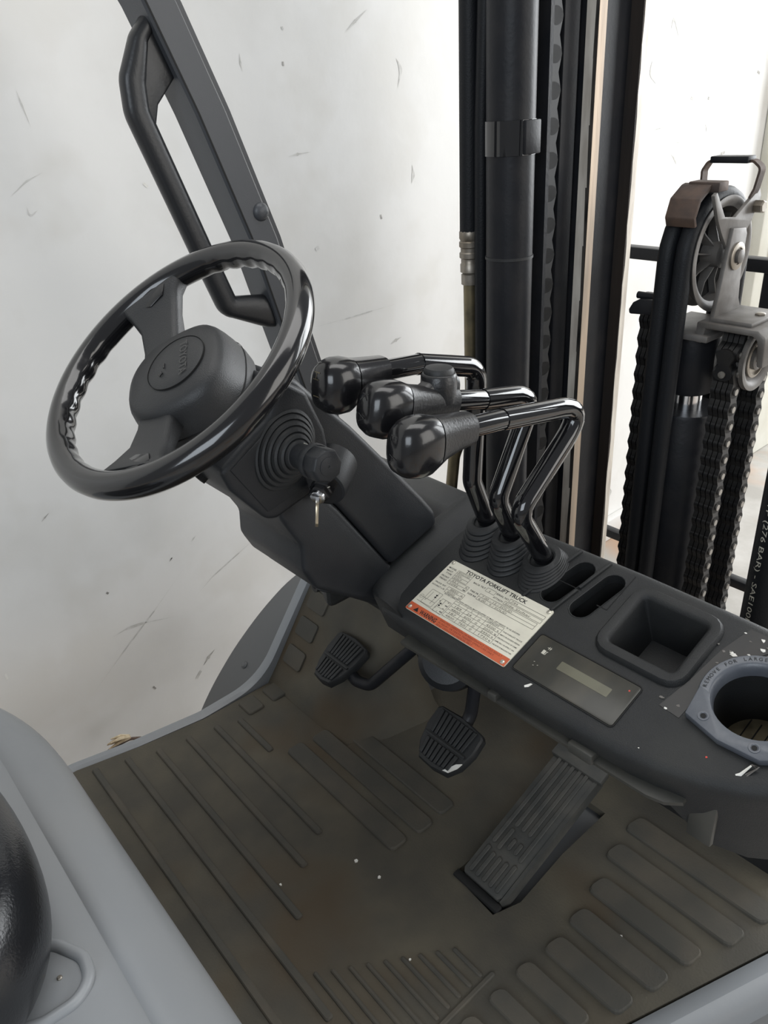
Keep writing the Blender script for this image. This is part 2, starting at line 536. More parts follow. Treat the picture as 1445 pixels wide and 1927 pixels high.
def hood_y(x):
    # the front swings back toward the left end
    t = max(0, (-.80 - x))
    return -1.1 * t * t - 5.0 * max(0, -.99 - x) ** 2


secs = []
for x in (-1.07, -1.066, -1.058, -1.05, -1.04, -1.03, -1.015, -1.0, -.985, -.97, -.95, -.93, -.91, -.89, -.87, -.85, -.825, -.80, -.70, -.55, -.40, -.30):
    dy = hood_y(x)
    k = max(0.0, (-.98 - x) / .09)
    dz = -.06 * k * k
    secs.append([V((x, y + (dy if y > -.2 else 0), z + (dz if z > .1 else 0))) for y, z in hp])
mk('hood_shell', G().loft(secs), M['paint'], ho)
bead = fillet([(-.56, .004, .3035), (-.536, .024, .304), (-.511, .037, .304), (-.488, .034, .304), (-.476, .018, .304), (-.478, -.01, .304), (-.50, -.06, .304)], .025, 5)
mk('pocket_rim', G().tube(bead, .0055, 10), M['paint'], ho)
mk('screw', G().lathe((-.507, .014, .302), (0, 0, 1), [(.0025, 0), (.0025, .002), (.0015, .003), (0, .003)], 10), M['zinc'], ho)

se = thing('seat', 'black glossy vinyl driver seat cushion at the lower left corner', 'seat', (-.62, -.2, .305))
# outline of the cushion, as a rounded pad
ox = [(-.86, -.05), (-.80, .022), (-.72, .040), (-.64, .042), (-.57, .034), (-.52, .012), (-.485, -.025), (-.468, -.08), (-.46, -.20), (-.47, -.34), (-.55, -.40), (-.75, -.40), (-.88, -.34), (-.90, -.18)]
cx, cy = -.68, -.18
secs = []
for s, z in ((.93, .305), (.98, .318), (1.0, .34), (.995, .365), (.965, .392), (.90, .412), (.78, .424), (.5, .428), (.1, .428)):
    secs.append([V((cx + .026 + (a - cx) * s, cy + (b - cy) * s, z + .004)) for a, b in ox])
mk('cushion', G().loft(secs), M['seat'], se, sub=2)

# ---------------------------------------------------------------- instrument panel
T = math.radians(19)
P0 = V((-.56, .556, .456))
DY, DN = V((0, math.cos(T), math.sin(T))), V((0, -math.sin(T), math.cos(T)))


def dsh(a, b, h=0.0):
    return V((a, P0.y, P0.z)) + DY * b + DN * h


dp = thing('instrument_panel', 'black plastic instrument panel with data plate, display, tray and cup holder', 'instrument panel', dsh(-.37, -.02, -.15))
outl = [V(p) for p in [(-.612, .078), (-.50, .081), (-.366, .084), (-.25, .083), (-.15, .080), (-.128, .072), (-.118, .055), (-.118, .0), (-.124, -.022), (-.145, -.044), (-.170, -.060), (-.20, -.073),
                       (-.235, -.083), (-.27, -.089), (-.31, -.0915), (-.36, -.0925), (-.42, -.0925), (-.48, -.0915), (-.53, -.0905), (-.572, -.0895), (-.590, -.0885), (-.605, -.083), (-.612, -.072), (-.615, -.03), (-.615, .03)]]
nO = len(outl)


def offs(d):
    out = []
    for i, p in enumerate(outl):
        t = (outl[(i + 1) % nO] - outl[i - 1]).normalized()
        nrm = V((t.y, -t.x)) * -1
        if nrm.dot(p - V((-.37, -.01))) < 0:
            nrm = -nrm
        out.append(p + nrm * d)
    return out


def skirt_depth(p):
    t = min(max((p.x + .255) / .07, 0), 1)
    t = t * t * (3 - 2 * t)
    dpt = .023 + .095 * t
    if p.y > .06:
        dpt = .14
    return dpt


def dloop(bm, pts):
    vs = [bm.verts.new(dsh(a, b)) for a, b in pts]
    return vs, [bm.edges.new((vs[i], vs[(i + 1) % len(vs)])) for i in range(len(vs))]


bm = bmesh.new()
ov, oe = dloop(bm, [(p.x, p.y) for p in outl])
TR = (-.343, -.270, -.005, .062)
CUP = (-.1955, .008)
slots = [((-.430, .019), (-.420, .063)), ((-.391, .018), (-.382, .063))]
he = []
for pts in (rrect(*TR, .006), stadium(*slots[0], .0125), stadium(*slots[1], .0125), circle(CUP[0], CUP[1], .040, 32)):
    he += dloop(bm, pts)[1]
bmesh.ops.triangle_fill(bm, use_beauty=True, edges=oe + he)
prev = ov
for d, h in ((.004, -.0008), (.008, -.003), (.0105, -.007), (.0120, -.012), (.0125, -.018)):
    cur = [bm.verts.new(dsh(p.x, p.y, h)) for p in offs(d)]
    for i in range(nO):
        bm.faces.new((prev[i], prev[(i + 1) % nO], cur[(i + 1) % nO], cur[i]))
    prev = cur
cur = [bm.verts.new(dsh(p.x, p.y, -skirt_depth(q))) for p, q in zip(offs(.0125), outl)]
for i in range(nO):
    bm.faces.new((prev[i], prev[(i + 1) % nO], cur[(i + 1) % nO], cur[i]))
inn = [bm.verts.new(dsh(p.x, p.y, -skirt_depth(q))) for p, q in zip(offs(.008), outl)]
for i in range(nO):
    bm.faces.new((cur[i], cur[(i + 1) % nO], inn[(i + 1) % nO], inn[i]))
mk('panel_shell', bm, M['dash'], dp)
# rounded side rim on the left, next to the steering column
rimp = [(-.600, .080), (-.606, .03), (-.606, -.03), (-.603, -.078), (-.592, -.094)]
sec = []
for a, b in [(-.612, .084), (-.617, .03), (-.616, -.03), (-.611, -.074), (-.600, -.092), (-.588, -.098)]:
    sec.append([dsh(a - .016, b, -.05), dsh(a - .016, b, .004), dsh(a - .010, b, .011), dsh(a - .002, b, .013), dsh(a + .010, b, .011), dsh(a + .022, b, .004), dsh(a + .030, b, -.001), dsh(a + .030, b, -.05)])
mk('side_rim', G().loft(sec), M['dash'], dp)
# tray with raised rim
tr = mk('storage_tray', G().loft([[dsh(a, b, h) for a, b in rrect(TR[0] - o, TR[1] + o, TR[2] - o, TR[3] + o, max(.006 + o, .002))]
                                 for o, h in ((.014, -.001), (.0135, .003), (.011, .0065), (.004, .007), (.001, .0055), (-.001, .002), (-.006, -.030), (-.010, -.052))], cap=False), M['dash'], dp, recalc=False)
mk('tray_floor', G().prism(rrect(TR[0] + .009, TR[1] - .009, TR[2] + .009, TR[3] - .009, .004), dsh, -.056, -.0515), M['dash'], tr)
# lever slots, each with a dark well below and ribs between
for p, q in slots:
    sl = mk('lever_slot', G().loft([[dsh(a, b, h) for a, b in stadium(p, q, r_)] for r_, h in ((.0140, .0), (.0135, .0008), (.0125, .0004), (.0125, -.012))], cap=False), M['dash'], dp)
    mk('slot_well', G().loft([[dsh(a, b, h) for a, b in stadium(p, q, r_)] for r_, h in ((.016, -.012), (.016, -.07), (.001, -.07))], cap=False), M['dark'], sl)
mk('slot_spring', G().lathe(dsh(-.383, .056, -.032), V((1, .3, .2)), [(.004, -.008), (.006, -.004), (.004, 0), (.006, .004), (.004, .008)], 12), M['brass'], dp)
for a in (-.4475, -.4085):
    for b0, b1 in ((-.002, .036), (.039, .086)):
        s0, s1 = (.18 * (b0 - .04), .18 * (b1 - .04))
        mk('divider_rib', G().prism([(a + s0 - .002, b0), (a + s0 + .002, b0), (a + s1 + .002, b1), (a + s1 - .002, b1)], dsh, -.001, .003), M['dash'], dp, bevel=.0008)
# small cover plates joint lines
mk('cover_seam', G().prism([(-.368, .030), (-.3672, .030), (-.3672, .083), (-.368, .083)], dsh, -.001, .0004), M['dark'], dp)
mk('cover_seam', G().prism([(-.380, .0296), (-.3672, .0296), (-.3672, .0304), (-.380, .0304)], dsh, -.001, .0004), M['dark'], dp)
mk('cover_seam', G().prism([(-.4535, .038), (-.405, .038), (-.405, .0386), (-.4535, .0386)], dsh, -.001, .0004), M['dark'], dp)

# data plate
PL = (-.5625, -.4115, -.0865, -.001)
pw, ph = PL[1] - PL[0], PL[3] - PL[2]
dpl = mk('data_plate', G().prism(rrect(*PL, .002, 2), dsh, .0002, .0016), M['plate'], dp)
dpl['label'] = 'silver riveted data plate with orange warning strip'


def pl(a, b, h=0.0):
    """plate coordinates in mm from its top left corner, y up negative"""
    return dsh(PL[0] + a / 1000.0, PL[3] + b / 1000.0, .0016 + h)


PW, PH = pw * 1000, ph * 1000
bandy = -PH * .868
g = G().prism([(.3, -PH + .3), (PW - .3, -PH + .3), (PW - .3, bandy), (.3, bandy)], pl, -.0001, .0001)
mk('warning_band', g, M['orange'], dpl)
for a, b in ((3.6, -3.6), (PW - 4.2, -4.2), (4.2, -PH + 4.6), (PW - 5, -PH + 4)):
    rv = mk('rivet', G().lathe(pl(a, b, 0), DN, [(.0026, 0), (.0025, .0009), (.0018, .0014), (.0009, .0015), (.0009, .0004), (0, .0004)], 16), M['rivet'], dpl)
tx = G()
E2 = .00012
t = lambda s, x, y, sz, wdt=None, bo=.012: text_geo(tx, s, sz, pl, x, y, 'LEFT', E2, 1, wdt, bo)
t('TOYOTA FORKLIFT TRUCK', 27, -8.4, 7.0, 91, .022)
t('MODEL', 3.2, -12.2, 3.4, 12)
t('MAST', 3.4, -16.6, 3.2, 9.5)
t('TYPE', 5.6, -20.6, 3.2, 9)
t('FRONT', 3.2, -26.0, 3.2, 12)
t('TREAD', 3.2, -30.2, 3.2, 12)
t('TRUCK WT', 3.2, -37.4, 3.0, 17.5)
t('ACCURACY \u00b1 5%', 2.6, -41.8, 2.9, 20)
t('BACK TILT', 46, -15.6, 3.2, 18)
t('TIRE FR', 50, -26.4, 3.0, 13)
t('SIZE RR', 50, -31.0, 3.0, 13)
t('SERIAL NO', 80, -14.6, 3.2, 18)
t('ATTACH', 80, -20.4, 3.2, 14)
t('RATED CAPACITY WITH VERTICAL MAST EQUIPPED AT MAX. LIFT HEIGHT "A" AS SHOWN', 27, -45.6, 2.6, 112)
t('CAPACITY', 97, -49.4, 2.7, 16)
t('IN', 42.5, -26.2, 2.6); t('MM', 42, -30.6, 2.6); t('LB', 46, -38.2, 2.6); t('KG', 46, -42.4, 2.6)
for k, s in enumerate(('THIS FORKLIFT TRUCK', 'MEETS OR EXCEEDS DESIGN', 'SPECIFICATIONS OF ASME', 'ASME B56.1 IN EFFECT ON', 'THE DATE OF MANUFACTURE')):
    t(s, 121, -51.5 - 4.6 * k, 2.2, 26.5)
for k, s in enumerate(('lb', 'kg', 'lb', 'kg')):
    t(s, 115, -54.2 - 4.9 * k, 2.7)
for k, s in enumerate(('IN', 'MM', 'IN', 'MM')):
    t(s, 40.2, -54.2 - 4.9 * k, 2.4)
t('A', 53, -49.4, 2.2); t('B', 73, -49.4, 2.2); t('C', 87, -49.4, 2.2)
t('A', 30.5, -66.8, 2.6); t('B', 29.5, -57, 2.6); t('D', 12, -64.2, 2.6); t('C', 36.2, -70.2, 2.4)
t('WARNING', 21, -83.4, 8.2, 26, .03)
# warning triangle
tx.add([pl(11, -83.0, E2), pl(18.5, -83.0, E2), pl(14.8, -77.0, E2)], [(0, 1, 2)])
# centre-of-gravity symbols
for cx_, cy_ in ((21.5, -53.8), (33.5, -60.2)):
    for a0 in (0, 180):
        tx.add([pl(cx_, cy_, E2)] + [pl(cx_ + 2.5 * math.cos(math.radians(a0 + 45 + 15 * k)), cy_ + 2.5 * math.sin(math.radians(a0 + 45 + 15 * k)), E2) for k in range(7)], [(0, k + 1, k + 2) for k in range(6)])
mk('lettering', tx, M['ink'], dpl, recalc=False, smooth=False)['kind'] = 'stuff'
ln = G()


def seg(x0, y0, x1, y1, wd=.22):
    d = V((x1 - x0, y1 - y0)).normalized()
    n_ = V((-d.y, d.x)) * wd
    ln.add([pl(x0 + n_.x, y0 + n_.y, E2), pl(x1 + n_.x, y1 + n_.y, E2), pl(x1 - n_.x, y1 - n_.y, E2), pl(x0 - n_.x, y0 - n_.y, E2)], [(0, 1, 2, 3)])


def rec(x0, y0, x1, y1):
    seg(x0, y0, x1, y0); seg(x1, y0, x1, y1); seg(x1, y1, x0, y1); seg(x0, y1, x0, y0)


rec(18, -9.6, 40, -22); seg(18, -13.6, 40, -13.6); seg(18, -17.8, 40, -17.8)
rec(18, -23.2, 47, -31.4); seg(18, -27.2, 47, -27.2)
rec(24.5, -34.6, 50.5, -43.2); seg(24.5, -38.9, 50.5, -38.9)
rec(66, -11.8, 79, -17.2)
rec(64.5, -23, 146, -31.8); seg(64.5, -27.3, 146, -27.3)
rec(99.5, -11, 148, -15.4); rec(96, -16.8, 148, -21.4); seg(99.5, -11, 148, -11)
rec(46.5, -46.6, 119.5, -70.5)
for y in (-50.2, -55.1, -60, -64.9):
    seg(46.5, y, 119.5, y)
for x in (66, 82, 95):
    seg(x, -46.6, x, -70.5)
rec(10, -47.5, 27, -69); rec(31, -52, 44.5, -71); seg(3, -62, 27, -62); seg(4, -69, 44, -71.4); seg(22, -47.5, 22, -66); seg(14, -50, 14, -62); seg(31, -64, 44.5, -64); seg(36, -52, 36, -60)
for k in range(14):
    a, b = 2 * math.pi * k / 14, 2 * math.pi * (k + 1) / 14
    seg(5.5 + 2.6 * math.cos(a), -62 + 2.6 * math.sin(a), 5.5 + 2.6 * math.cos(b), -62 + 2.6 * math.sin(b), .18)
mk('ruled_lines', ln, M['inkgrey'], dpl, recalc=False, smooth=False)['kind'] = 'stuff'
sx_ = G()
t2 = lambda s, x, y, sz, wdt=None: text_geo(sx_, s, sz, pl, x, y, 'LEFT', E2, 1, wdt)
t2('8FGCU25', 19.5, -13.0, 3.8, 18); t2('FSV', 20, -17.2, 3.6, 8); t2('DSLP', 20, -21.4, 3.6, 11)
t2('43.1', 21, -26.7, 3.6, 9.5); t2('1095', 20.5, -30.9, 3.6, 12); t2('8850', 29, -38.2, 3.8, 12); t2('4020', 27.5, -42.6, 3.8, 12)
t2('6', 70.5, -16.4, 4.2); t2('744', 102, -14.8, 3.6, 9); t2('Side Shifter', 97.5, -20.8, 4.0, 36)
t2('7.00 - 12 / SOLID', 68, -26.7, 3.8, 44); t2('6.00 - 9 / SOLID', 67, -31.2, 3.8, 41)
for k, row in enumerate((('189', '24', '0', '4500'), ('4800', '600', '0', '2050'), ('187', '30', '0', '3950'), ('4800', '760', '0', '1750'))):
    for s, x in zip(row, (50, 70, 86.5, 99)):
        t2(s, x, -54.6 - 4.9 * k, 4.0, (3.0 if len(s) == 1 else 3.3 * len(s)))
mk('stamped_values', sx_, M['inkgrey'], dpl, recalc=False, smooth=False)['kind'] = 'stuff'
wr = G()
for k, (s, wdt) in enumerate((('IMPROPER OPERATION OR MAINTENANCE COULD RESULT', 91), ('IN INJURY OR DEATH. TRAINED OPERATORS ONLY.', 83), ("READ OPERATOR'S MANUAL FIRST.", 55))):
    text_geo(wr, s, 3.3, pl, 50, -77.9 - 3.3 * k, 'LEFT', E2, 1, wdt)
mk('warning_text', wr, M['inkred'], dpl, recalc=False, smooth=False)['kind'] = 'stuff'

# display window
DS = (-.4045, -.2855, -.0815, -.0315)
di = mk('display_window', G().prism(rrect(*DS, .003, 3), dsh, -.001, .0012), M['lens'], dp, bevel=.0006)
mk('window_frame', G().loft([[dsh(a, b, h) for a, b in rrect(DS[0] - o, DS[1] + o, DS[2] - o, DS[3] + o, .003 + o, 3)] for o, h in ((.0014, -.001), (.0014, .0012), (.0004, .0012), (.0003, -.001))], cap=False), M['dark'], di)
mk('lcd_screen', G().prism(rrect(-.366, -.307, -.0585, -.0480, .0008, 2), dsh, .0012, .0014), M['lcd'], di)
ic = G()
for x0, x1, y0, y1 in ((-.3905, -.3870, -.0515, -.0465), (-.3862, -.3855, -.0510, -.0470), (-.3862, -.3845, -.0476, -.0470), (-.3872, -.3860, -.0515, -.0509)):
    ic.prism([(x0, y0), (x1, y0), (x1, y1), (x0, y1)], dsh, .0012, .00135)
for x0, x1, y0, y1 in ((-.3885, -.3835, -.0425, -.0420), (-.3868, -.3863, -.0442, -.0405), (-.3850, -.3845, -.0442, -.0405)):
    ic.prism([(x0, y0), (x1, y0), (x1, y1), (x0, y1)], dsh, .0012, .00135)
for a, b in ((-.390, -.0640), (-.3885, -.0682), (-.3845, -.0660)):
    ic.prism([(a, b), (a + .0012, b + .0006), (a + .001, b + .0010), (a - .0002, b + .0004)], dsh, .0012, .00135)
mk('fuel_icon', ic, M['icon'], di)
mk('warning_lamp', G().prism(circle(-.2935, -.0405, .0009, 10), dsh, .0012, .00135), M['red'], di)
mk('paint_chip', G().prism([(-.3805, -.0915), (-.3765, -.0860), (-.3745, -.0858), (-.3760, -.0905), (-.3790, -.0930)], dsh, -.0005, .0006), M['white'], dp)
mk('paint_chip', G().prism([(-.2555, -.0855), (-.2545, -.0845), (-.2540, -.0855)], dsh, -.0005, .0006), M['white'], dp)
mk('red_fleck', G().prism(circle(-.205, -.060, .0009, 8), dsh, -.0005, .0006), M['red'], dp)
# rough glue patch beside the cup holder
mk('glue_patch', G().prism([(-.264, -.038), (-.243, -.040), (-.2405, .0), (-.236, .030), (-.215, .062), (-.16, .072), (-.16, .080), (-.24, .080), (-.250, .045), (-.256, .0)], dsh, -.0005, .0005), M['gluepatch'], dp)
for k in range(20):
    a, b = random.choice(((-.245, .070), (-.225, .068), (-.232, .052), (-.246, .050), (-.215, .063), (-.252, .030), (-.257, -.034)))
    a += random.uniform(-.012, .012)
    b += random.uniform(-.006, .006)
    s = random.uniform(.0008, .0026)
    mk('glue_flake', G().prism([(a + s * math.cos(q) * random.uniform(.5, 1.8), b + s * math.sin(q) * random.uniform(.4, 1.2)) for q in (0, 1.3, 2.6, 3.8, 5)], dsh, -.0005, random.uniform(.0006, .0016)), M['white' if k % 3 == 0 else 'bracket'], dp)

# cup holder insert
ch = mk('cup_holder', G().loft([[dsh(a, b, h) for a, b in circle(CUP[0], CUP[1], r_, 48)] for r_, h in
        ((.0500, .000), (.0500, .0065), (.0490, .0078), (.0415, .0080), (.0395, .0068), (.0375, .003), (.0365, -.004), (.0355, -.050), (.034, -.075))], cap=False), M['cup'], dp)
mk('holder_wall', G().loft([[dsh(a, b, h) for a, b in circle(CUP[0], CUP[1], r_, 48)] for r_, h in ((.0362, -.006), (.0352, -.05), (.0335, -.074))], cap=False), M['dash'], ch)
cf = mk('holder_floor', G().prism(circle(CUP[0], CUP[1], .035, 32), dsh, -.079, -.074), M['cupfloor'], ch)
for k in range(5):
    a = CUP[0] - .02 + .01 * k
    mk('floor_slot', G().prism([(a - .0006, CUP[1] - .026), (a + .0006, CUP[1] - .026), (a + .0006, CUP[1] + .026), (a - .0006, CUP[1] + .026)], dsh, -.0745, -.0735), M['dark'], ch)
fl = [(-.239, -.036), (-.2045, -.0445), (-.168, -.0425), (-.150, -.030), (-.150, -.005)]
ang = [math.radians(a) for a in range(330, 196, -8)]
fl2 = fl + [(CUP[0] + .0385 * math.cos(a), CUP[1] + .0385 * math.sin(a)) for a in ang] + [(CUP[0] - .0475, CUP[1] - .012)]
mk('front_flange', G().prism(fl2, dsh, .0, .0085), M['cup'], ch, bevel=.0012)
for a, b in ((-.2245, -.0305), (-.1765, -.0345)):
    mk('screw_hole', G().loft([[dsh(p, q, h) for p, q in circle(a, b, r_, 16)] for r_, h in ((.0052, .0083), (.0048, .0092), (.0034, .0092), (.0026, .0084), (.0001, .0084))], cap=False), M['cup'], ch)
    mk('screw_recess', G().prism(circle(a, b, .0024, 12), dsh, .0084, .0089), M['dark'], ch)
ct = G()
word = 'REMOVE FOR LARGE CUP'
for k, chh in enumerate(word):
    a = math.radians(193 - 5.6 * k)
    rad = V((math.cos(a), math.sin(a)))
    tan = V((rad.y, -rad.x))
    base = V(CUP) + rad * .0432
    if chh != ' ':
        text_geo(ct, chh, .0052, lambda x, y, h: dsh(base.x + tan.x * x + rad.x * y, base.y + tan.y * x + rad.y * y, .0079 + h), 0, 0, 'CENTER', .0005)
mk('lettering', ct, M['dash'], ch, recalc=False, smooth=False)
for k in range(3):
    p = dsh(-.172, -.047, .004)
    q = [p + V((random.uniform(-.006, .006), random.uniform(-.006, 0), random.uniform(-.003, .003))) for _ in range(3)]
    mk('glue_thread', G().tube([p, q[0], p + V((-.004 + .002 * k, -.008, -.008))], .0006, 5), M['bracket'], dp)
mk('glue_thread', G().tube([dsh(-.172, -.048, .004), dsh(-.176, -.058, 0), dsh(-.185, -.066, -.004)], [.0008, .0016, .001], 6), M['white'], dp)

# kick strip under the panel
ks = thing('kick_strip', 'thin bent dark metal strip hanging under the instrument panel front edge', 'metal strip', (-.40, .465, .385))
ky = [(-.553, .457), (-.434, .461), (-.324, .463), (-.270, .464), (-.236, .465), (-.221, .469), (-.209, .480)]
mk('strip', G().loft([[V((x, y, .389)), V((x, y - .002, .3945)), V((x, y + .008, .397)), V((x, y + .030, .400)), V((x, y + .030, .397)), V((x, y + .008, .392))] for x, y in ky]), M['strip'], ks)
mk('clip', G().box((-.420, .4575, .392), (-.408, .48, .402)), M['strip'], ks, bevel=.002)
mk('clip', G().box((-.318, .458, .391), (-.290, .485, .403)), M['strip'], ks, bevel=.002)
mk('end_tab', G().box((-.209, .492, .345), (-.185, .499, .40)), M['strip'], ks, bevel=.002)

# cowl in front of the panel and its left wing
cw = thing('front_cowl', 'black plastic front cowl behind the steering column', 'cowl', (-.8, .62, .2))
mk('cowl_body', G().prism([(.60, .345), (.60, .448), (.625, .468), (.70, .455), (.735, .42), (.745, .345)], lambda a, b, h: V((h, a, b)), -.95, -.605), M['dash'], cw, bevel=.012, seg=3)
wing = [(-.765, .50), (-.80, .515), (-.88, .535), (-.96, .55), (-1.01, .575), (-1.02, .62), (-1.02, .70), (-.765, .70)]
mk('left_wing', G().prism(wing, up, .305, .42), M['dash'], cw, bevel=.014, seg=3)
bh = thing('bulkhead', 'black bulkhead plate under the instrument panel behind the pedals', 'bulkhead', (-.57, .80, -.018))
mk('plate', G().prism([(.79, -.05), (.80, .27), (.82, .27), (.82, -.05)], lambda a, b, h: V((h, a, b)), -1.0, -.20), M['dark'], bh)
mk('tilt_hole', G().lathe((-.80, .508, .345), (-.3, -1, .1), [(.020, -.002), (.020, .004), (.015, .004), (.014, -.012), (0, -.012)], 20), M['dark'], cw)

# ---------------------------------------------------------------- steering wheel
WC = V((-.6806, .3052, .7423))
WN = V((.0616, -.5697, .8219)).normalized()
WU0 = V((0, 1, 0)).cross(WN).normalized()
WV0 = WN.cross(WU0)
ca, sa = math.cos(math.radians(-39)), math.sin(math.radians(-39))
WU = WU0 * ca + WV0 * sa          # wheel turned: its own right
WV = -WU0 * sa + WV0 * ca         # its own up


def whl(a, b, h=0.0):
    return WC + WU * a + WV * b + WN * h


sw = thing('steering_wheel', 'black two-spoke steering wheel with glossy finger-grip rim', 'steering wheel', whl(0, 0, -.09))
secs = []
NR, NT = 180, 16
for k in range(NR):
    a = 2 * math.pi * k / NR
    deg = math.degrees(a) % 360
    rad = WU * math.cos(a) + WV * math.sin(a)
    grip = 0.0
    for lo_, hi_ in ((10, 170), (222, 318)):
        if lo_ < deg < hi_:
            edge = min(deg - lo_, hi_ - deg, 12) / 12
            grip = edge * .5 * (1 - math.cos(math.radians((deg - lo_) * 360 / 10.0)))
    ring = []
    for j in range(NT):
        b = 2 * math.pi * j / NT
        rr = .0133
        cx_, cz_ = math.cos(b), math.sin(b)
        # grips on the inner and rear side
        wgt = max(0.0, -cx_ * .75 - cz_ * .65)
        rr -= .0017 * grip * wgt
        ring.append(WC + rad * (.1392 + rr * cx_) + WN * (rr * 1.08 * cz_))
    secs.append(ring)
secs.append(secs[0])
g = G()
n = NT
g.v = [p for q in secs[:-1] for p in q]
g.f = [(k * n + i, k * n + (i + 1) % n, ((k + 1) % NR) * n + (i + 1) % n, ((k + 1) % NR) * n + i) for k in range(NR) for i in range(n)]
mk('rim', g, M['rim'], sw)
for s in (-1, 1):
    def sp(x, y, h): return whl(s * x, y, h)
    # three stations from the hub to the rim: (x, y top, y bottom, h front, h back)
    st = [(.030, -.010, -.055, -.014, -.034), (.060, -.010, -.052, -.010, -.030), (.095, -.008, -.054, -.004, -.018), (.118, -.004, -.062, .004, -.012), (.133, .006, -.070, .0095, -.009)]
    sec = []
    for x, yt, yb, hf, hb in st:
        dx = -.020 * (x - .03) / .1
        sec.append([sp(x, yt, hb), sp(x, yt, hf - .004), sp(x, yt - .004, hf), sp(x + dx, yb + .004, hf), sp(x + dx, yb, hf - .004), sp(x + dx, yb, hb)])
    spk = mk('spoke', G().loft(sec), M['softpad'], sw, bevel=.002)
    ins = [(.124, -.014), (.112, -.018), (.104, -.034), (.108, -.050), (.118, -.052), (.126, -.036)]
    mk('spoke_inlay', G().prism(ins, lambda x, y, h: sp(x, y, h + .0075 * max(0, (x - .095) / .03)), -.001, .0012), M['knob'], spk, bevel=.0006)


def hubsec(s, h, ex=2.5, dy=0.0):
    out = []
    for k in range(48):
        a = 2 * math.pi * k / 48
        c_, s_ = math.cos(a), math.sin(a)
        x = math.copysign(abs(c_) ** (2 / ex), c_) * .060
        y = math.copysign(abs(s_) ** (2 / ex), s_)
        y = y * (.053 if y > 0 else .071)
        out.append(whl(x * s, y * s + dy, h))
    return out


hub = mk('hub_pad', G().loft([hubsec(.86, -.066), hubsec(1.0, -.060), hubsec(1.01, -.048), hubsec(.985, -.034), hubsec(.95, -.022), hubsec(.91, -.0130), hubsec(.86, -.0075), hubsec(.76, -.0035), hubsec(.3, -.001), hubsec(.02, -.001)]), M['softpad'], sw)
mk('hub_seam', G().loft([hubsec(1.006, -.0425), hubsec(1.012, -.0420), hubsec(1.012, -.0412), hubsec(1.004, -.0407)], cap=False), M['dark'], hub)
mk('emblem_ring', G().loft([[whl(x, y, h) for x, y in circle(0, 0, r_, 48)] for r_, h in ((.0330, -.004), (.0330, -.0002), (.0326, -.0002), (.0326, -.004))], cap=False), M['dark'], hub)
mk('emblem_disc', G().lathe(whl(0, 0, -.004), WN, [(.0325, 0), (.0325, .0030), (.0320, .0034), (.018, .0044), (0, .0046)], 48), M['softpad'], hub)
tg = G()
text_geo(tg, 'TOYOTA', .0125, lambda x, y, h: whl(x, y + .006, .0004 + h), 0, 0, 'CENTER', .0009, 1, .046)
# extrude look: a second shell slightly below so the letters stand proud
mk('emblem_lettering', tg, M['rim'], hub, recalc=False, smooth=False)
mk('horn_mark', G().tube([whl(-.004, -.012, .0012), whl(.003, -.012, .0014)], .0006, 6).tube([whl(.006, -.015, .0012), whl(.010, -.013, .0014), whl(.012, -.016, .0012), whl(.008, -.018, .0012)], .0006, 6), M['rim'], hub)
mk('hub_boss', G().lathe(whl(0, 0, -.10), WN, [(.040, 0), (.046, .02), (.048, .042)], 32), M['plastic'], sw)

# ---------------------------------------------------------------- steering column
sc_ = thing('steering_column', 'black plastic steering column cover with switch housing', 'steering column', (-.68, .46, .40))
fx = lambda a, b, h: V((h, a, b))
up_poly = [(.352, .672), (.382, .722), (.396, .716), (.412, .697), (.458, .647), (.516, .575), (.556, .524), (.575, .497), (.578, .478), (.500, .452), (.432, .558), (.40, .60)]
upc = mk('upper_cover', G().prism(up_poly, fx, -.755, -.612), M['plastic'], sc_, bevel=.010, seg=4, angle=25)
lo_poly = [(.357, .60), (.357, .573), (.379, .530), (.376, .500), (.390, .470), (.45, .425), (.50, .40), (.53, .43), (.500, .4515), (.4315, .5575), (.40, .599)]
mk('lower_cover', G().prism(lo_poly, fx, -.752, -.6135), M['plastic'], sc_, bevel=.007, seg=3, angle=25)
mk('lower_shroud', G().prism([(.40, .455), (.45, .42), (.50, .38), (.56, .30), (.62, .30), (.62, .42), (.50, .46)], fx, -.75, -.625), M['plastic'], sc_, bevel=.010, seg=3)
# combination switch housing on the right and below the wheel
hs_poly = [(.372, .724), (.352, .690), (.318, .672), (.292, .655), (.300, .632), (.333, .588), (.345, .584), (.395, .597), (.42, .612), (.415, .66), (.398, .705)]
hs = mk('switch_housing', G().prism(hs_poly, fx, -.765, -.600), M['plastic'], sc_, bevel=.006, seg=3, angle=25)
face = [(.345, .679), (.302, .654), (.335, .597), (.388, .610), (.392, .660)]
mk('housing_face', G().prism(face, fx, -.601, -.5985), M['plastic'], hs, bevel=.001)
mk('housing_screw', G().lathe((-.66, .300, .628), (0, -.75, -.5), [(.006, -.004), (.006, .003), (.003, .003), (.003, -.002), (0, -.002)], 14), M['dark'], hs)
mk('column_neck', G().lathe(whl(0, 0, -.135), WN, [(.050, 0), (.050, .03), (.046, .045)], 32), M['plastic'], sc_)
